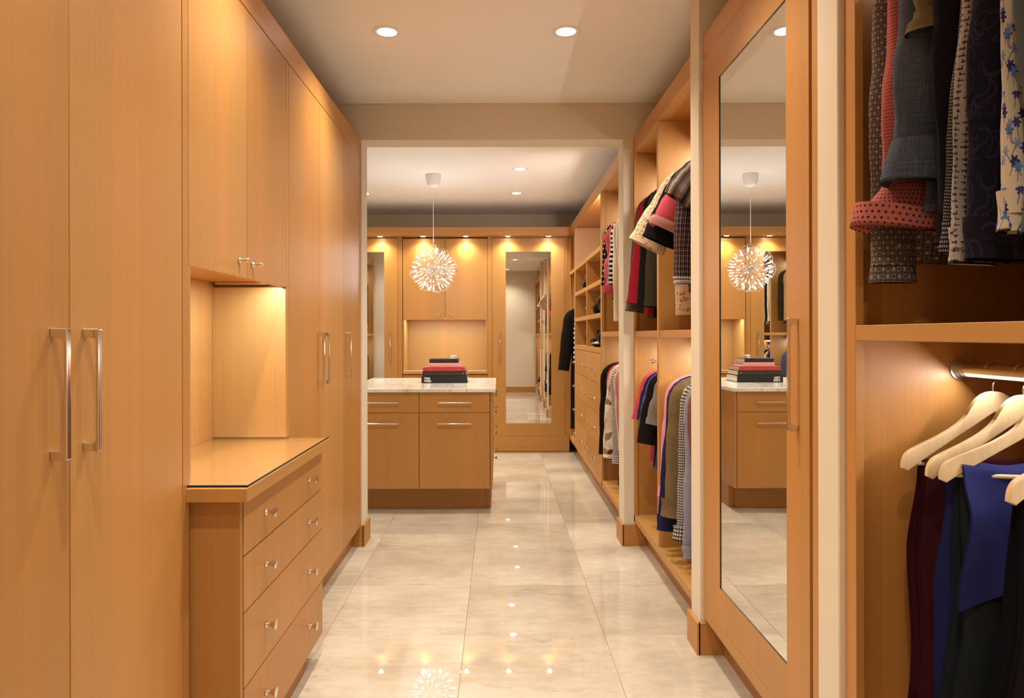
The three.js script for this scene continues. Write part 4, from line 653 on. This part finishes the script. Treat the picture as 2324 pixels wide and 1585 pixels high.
garment('blouse', 'grey striped blouse with a folded short sleeve, topmost in the near bay', 'blouse', up(RX + 0.005, 3.27), { mat: C.greyStripe, len: 0.6, slen: 0.16, lean: 0.62, r0: 0.08, r1: 0.085, half: 0.205, flat: 0.4 });
garment('shirt', 'pale shirt hidden behind the wall end in the near bay', 'shirt', up(RX + 0.02, 3.15), { mat: C.pale, len: 0.66, slen: 0.52, lean: 0.02, half: 0.20 });
garment('shirt', 'pink gingham shirt, leftmost on the near bay lower rod', 'shirt', lo(RX, 3.56), { mat: C.pinkGing, len: 0.74, slen: 0.52, lean: 0.10, r0: 0.065, r1: 0.05, half: 0.222, cuff: true });
garment('shirt', 'dark navy shirt with a long sleeve next to the pink gingham shirt', 'shirt', lo(RX, 3.50), { mat: C.navy, len: 0.80, slen: 0.66, lean: 0.11, r0: 0.065, r1: 0.052, half: 0.222, cuff: true, cuffH: 0.08 });
garment('shirt', 'olive brown linen shirt with a rolled-up sleeve in the near bay', 'shirt', lo(RX, 3.41), { mat: C.linen, len: 0.78, slen: 0.56, lean: 0.09, r0: 0.08, r1: 0.062, half: 0.222, cuff: true, cuffH: 0.09, puff: 1.25, flat: 0.6 });
garment('shirt', 'black and white check shirt with a flared cuff', 'shirt', lo(RX + 0.005, 3.33), { mat: C.houndsGing, len: 0.80, slen: 0.66, lean: 0.06, r0: 0.06, r1: 0.05, half: 0.212, cuff: true, cuffH: 0.07, puff: 1.3 });
garment('shirt', 'grey-blue chambray shirt hanging lowest beside the wall end', 'shirt', lo(RX + 0.005, 3.25), { mat: C.chambray, len: 0.88, slen: 0.72, lean: 0.03, r0: 0.06, r1: 0.055, half: 0.212, cuff: true });
garment('shirt', 'dull burgundy shirt, a sliver beside the wall end', 'shirt', lo(RX + 0.01, 3.18), { mat: C.plum, len: 0.86, slen: 0.70, lean: 0.02, half: 0.205, cuff: true });
hanger('wooden hanger top showing above the olive brown shirt', 3.39, RX - 0.015, Y0, 0.1);
// far room, bay beyond the doorway
const fu = (d) => [RF, Y1, d], fl = (d) => [RF, Y0, d];
hanger('white-lit wooden hanger above the striped top beyond the doorway', 5.02, RF - 0.01, Y1, 0);
garment('t_shirt', 'black top with white dots, leftmost beyond the doorway', 't-shirt', fu(5.17), { mat: C.blackDot, len: 0.6, slen: 0.40, lean: 0.16, half: 0.22, collar: false });
garment('t_shirt', 'coral top with ruffled sleeve beyond the doorway', 't-shirt', fu(5.10), { mat: C.coral, len: 0.62, slen: 0.46, lean: 0.13, half: 0.215, collar: false, sfold: 0.12 });
garment('t_shirt', 'light grey top in front of the coral top', 't-shirt', fu(5.04), { mat: C.pale, len: 0.58, slen: 0.40, lean: 0.08, half: 0.208, r0: 0.07, r1: 0.065, collar: false });
garment('t_shirt', 'black and white striped top beyond the doorway', 't-shirt', fu(4.97), { mat: C.stripeBW, len: 0.60, slen: 0.40, lean: 0.08, half: 0.222, r0: 0.06, r1: 0.05, collar: false });
garment('cardigan', 'long cream cardigan beside the doorway edge', 'cardigan', fu(4.90), { mat: C.cream, len: 0.92, slen: 0.66, lean: 0.045, half: 0.203 });
garment('t_shirt', 'short black top on the near side of the cream cardigan', 't-shirt', fu(4.82), { mat: C.black, len: 0.4, slen: 0.3, lean: 0.02, half: 0.195, collar: false });
garment('cardigan', 'off-white long cardigan half hidden by the doorway edge', 'cardigan', fu(4.76), { mat: C.white, len: 0.94, slen: 0.64, lean: 0.0, half: 0.205 });
garment('jacket', 'black hooded jacket on the lower rod beyond the doorway', 'jacket', fl(5.18), { mat: C.black, len: 0.66, slen: 0.60, lean: 0.10, half: 0.24, r0: 0.085, r1: 0.05 });
garment('jacket', 'red top, a thin stripe beside the black hooded jacket', 'jacket', fl(5.11), { mat: C.red, len: 0.5, slen: 0.3, lean: 0.08, half: 0.215 });
garment('blouse', 'cream and rose camouflage-print blouse with black patches', 'blouse', fl(5.05), { mat: C.camo, len: 0.68, slen: 0.60, lean: 0.08, half: 0.222, r0: 0.075, r1: 0.07 });
garment('blouse', 'small black and white check blouse on the lower rod beyond the doorway', 'blouse', fl(4.96), { mat: C.checkBW, len: 0.68, slen: 0.60, lean: 0.03, half: 0.212, cuff: true });
garment('blouse', 'rose floral blouse half hidden by the doorway edge', 'blouse', fl(4.88), { mat: C.floralCream, len: 0.66, slen: 0.52, lean: 0.0, half: 0.205 });
garment('blouse', 'mauve pink blouse right beside the doorway edge, lower rod', 'blouse', fl(4.82), { mat: C.mauve, len: 0.62, slen: 0.56, lean: 0.0, half: 0.205 });
{
  const g = garment('skirt', 'black fringed skirt with a white cord, hanging lowest beyond the doorway', 'skirt', fl(5.0), { mat: C.black, len: 0.84, sleeves: false, collar: false, half: 0.20, flare: 0.03, th: 0.035, fold: 0.02 });
  const o = [RF, Y0, 5.0], fr = [];
  for (let i = 0; i < 46; i++) { const a = i / 45, x = -0.205 + 0.41 * a; fr.push(tube([[x, -0.93, 0.03 + 0.01 * hash(i, 1)], [x + 0.01 * (hash(i, 2) - 0.5), -0.96, 0.032], [x + 0.03 * (hash(i, 3) - 0.5), -0.985 - 0.02 * hash(i, 4), 0.03]], 0.003, 6, 5)); }
  put(g, 'fringe', joined(fr), C.black, o);
  put(g, 'cord', joined([tube([[-0.13, -0.60, 0.10], [-0.15, -0.68, 0.115], [-0.185, -0.72, 0.115], [-0.16, -0.75, 0.115], [-0.12, -0.73, 0.115], [-0.15, -0.80, 0.115], [-0.16, -0.87, 0.11]], 0.004, 36, 6), tube([[-0.15, -0.72, 0.115], [-0.11, -0.76, 0.118], [-0.13, -0.79, 0.115], [-0.15, -0.76, 0.118], [-0.12, -0.84, 0.11]], 0.004, 30, 6)]), C.white, o);
}
// corner bay: long coats
garment('coat', 'long black coat hanging in the dark corner bay', 'coat', [RF - 0.05, 1.70, 7.46], { mat: C.black, len: 1.30, slen: 0.58, lean: 0.17, half: 0.25, r0: 0.085, r1: 0.06, flat: 0.6 });
garment('coat', 'black and white striped coat in front of the long black coat', 'coat', [RF + 0.02, 1.70, 7.36], { mat: C.stripeV, len: 0.62, slen: 0.50, lean: 0.10, half: 0.225, collar: false });
hanger('pinkish wooden hanger above the long black coat', 7.55, RF - 0.03, 1.70, 0);
// left-hand side of the far room: seen in the mirrored doors
const lw = wardrobe('open wood wardrobe on the hidden left side of the far room, seen only in mirrors', XLF, -1, DIV1 + 0.01, 7.0, [5.3, 6.15], { top: 2.39, crown: 2.49, glow: [0.8, 0.8], knobs: false });
{
  const XQ = XLF - 0.268, list = [[6.05, 1, C.cream, 'cream'], [5.96, 1, C.black, 'black'], [5.86, 1, C.white, 'white'], [5.72, 1, C.grey, 'grey'], [5.62, 1, C.pale, 'pale grey'], [5.50, 1, C.black, 'second black'], [6.02, 0, C.navy, 'navy'], [5.92, 0, C.camo, 'patterned'], [5.80, 0, C.black, 'black'], [5.66, 0, C.houndsGing, 'checked'], [5.52, 0, C.mauve, 'mauve'], [6.8, 1, C.denim, 'denim'], [6.6, 1, C.tan, 'tan'], [6.4, 1, C.olive, 'olive'], [6.75, 0, C.red, 'red'], [6.5, 0, C.blue, 'blue'], [5.15, 1, C.red, 'red'], [5.02, 1, C.black, 'dark'], [5.1, 0, C.mauve, 'pink'], [4.98, 0, C.grey, 'brown-grey']];
  for (const [d, hi, mat, c] of list) { const g = garment('shirt', `${c} ${hi ? 'upper' : 'lower'}-rod shirt in the mirrored left wardrobe at depth order ${list.findIndex((q) => q[0] === d && q[1] === hi)}`, 'shirt', [XQ, hi ? Y1 : Y0, d], { mat, len: 0.72, slen: 0.58, lean: 0.06, half: 0.22 }); g.userData.label = `${c} shirt on the ${hi ? 'upper' : 'lower'} rod of the left wardrobe seen in mirrors`; }
}
// bags and shoes in the cubbies
function bag(label, [x, y, d], [w, h, dp], mat, o = {}) {
  const t = thing('handbag', label, 'handbag', [x, y, d]);
  const g = gridGeo(28, 16, (u, v) => { const a = u * Math.PI * 2, k = Math.sin(Math.PI * clamp(v * 0.94 + 0.03, 0, 1)) ** 0.35, q = 1 - 0.25 * v; return [dp / 2 * k * sp(Math.cos(a), 0.6) * (1 - 0.3 * (1 - v)), h * (1 - v), w / 2 * k * sp(Math.sin(a), 0.6) * (0.85 + 0.15 * v) + 0.006 * Math.sin(v * 9 + a * 2)]; }, (u, v) => [u * 0.4, v * h]);
  put(t, 'body', g, mat, [x, y, d]);
  put(t, 'strap', new THREE.TorusGeometry(w * 0.26, 0.007, 8, 26, Math.PI), o.strap ?? C.black, [x, y + h * 0.92, d], [0, Math.PI / 2, 0]);
  put(t, 'flap', gridGeo(10, 8, (u, v) => [-dp / 2 * (0.55 + 0.5 * Math.sin(v * 1.5)) - 0.004, h * (0.96 - 0.42 * v), (u - 0.5) * w * 0.72 * (1 - 0.18 * v * v)], (u, v) => [u * 0.2, v * 0.1]), o.flap ?? mat, [x, y, d]);
  t.rotation.y = o.turn ?? 0; return t;
}
bag('small black and red handbag in the top far cubby', [XF + 0.075, 1.733, 6.44], [0.13, 0.16, 0.11], C.black, { flap: C.red });
bag('low round black bag in front of the red and black handbag', [XF + 0.065, 1.733, 6.62], [0.15, 0.075, 0.11], C.ink);
bag('dark olive handbag in the middle near cubby', [XF + 0.095, 1.474, 5.66], [0.26, 0.17, 0.15], C.olive);
bag('black slouchy bag beside the dark olive handbag', [XF + 0.065, 1.474, 5.90], [0.14, 0.09, 0.11], C.black);
bag('small tan-strapped bag in the middle far cubby', [XF + 0.07, 1.474, 6.45], [0.13, 0.11, 0.10], C.khaki, { strap: C.tan });
bag('dark brown bag in the bottom far cubby', [XF + 0.07, 1.201, 6.44], [0.13, 0.15, 0.11], C.olive, { strap: C.tan });
bag('large black leather bag in the bottom near cubby', [XF + 0.10, 1.201, 5.63], [0.30, 0.14, 0.17], C.black);
bag('black bag with a pale striped base, lowest in the bottom near cubby', [XF + 0.06, 1.201, 5.93], [0.26, 0.075, 0.11], C.stripeV, { flap: C.black });

scene.traverse((o) => { if (o.isRectAreaLight) o.castShadow = true; });
renderer.render(scene, camera);
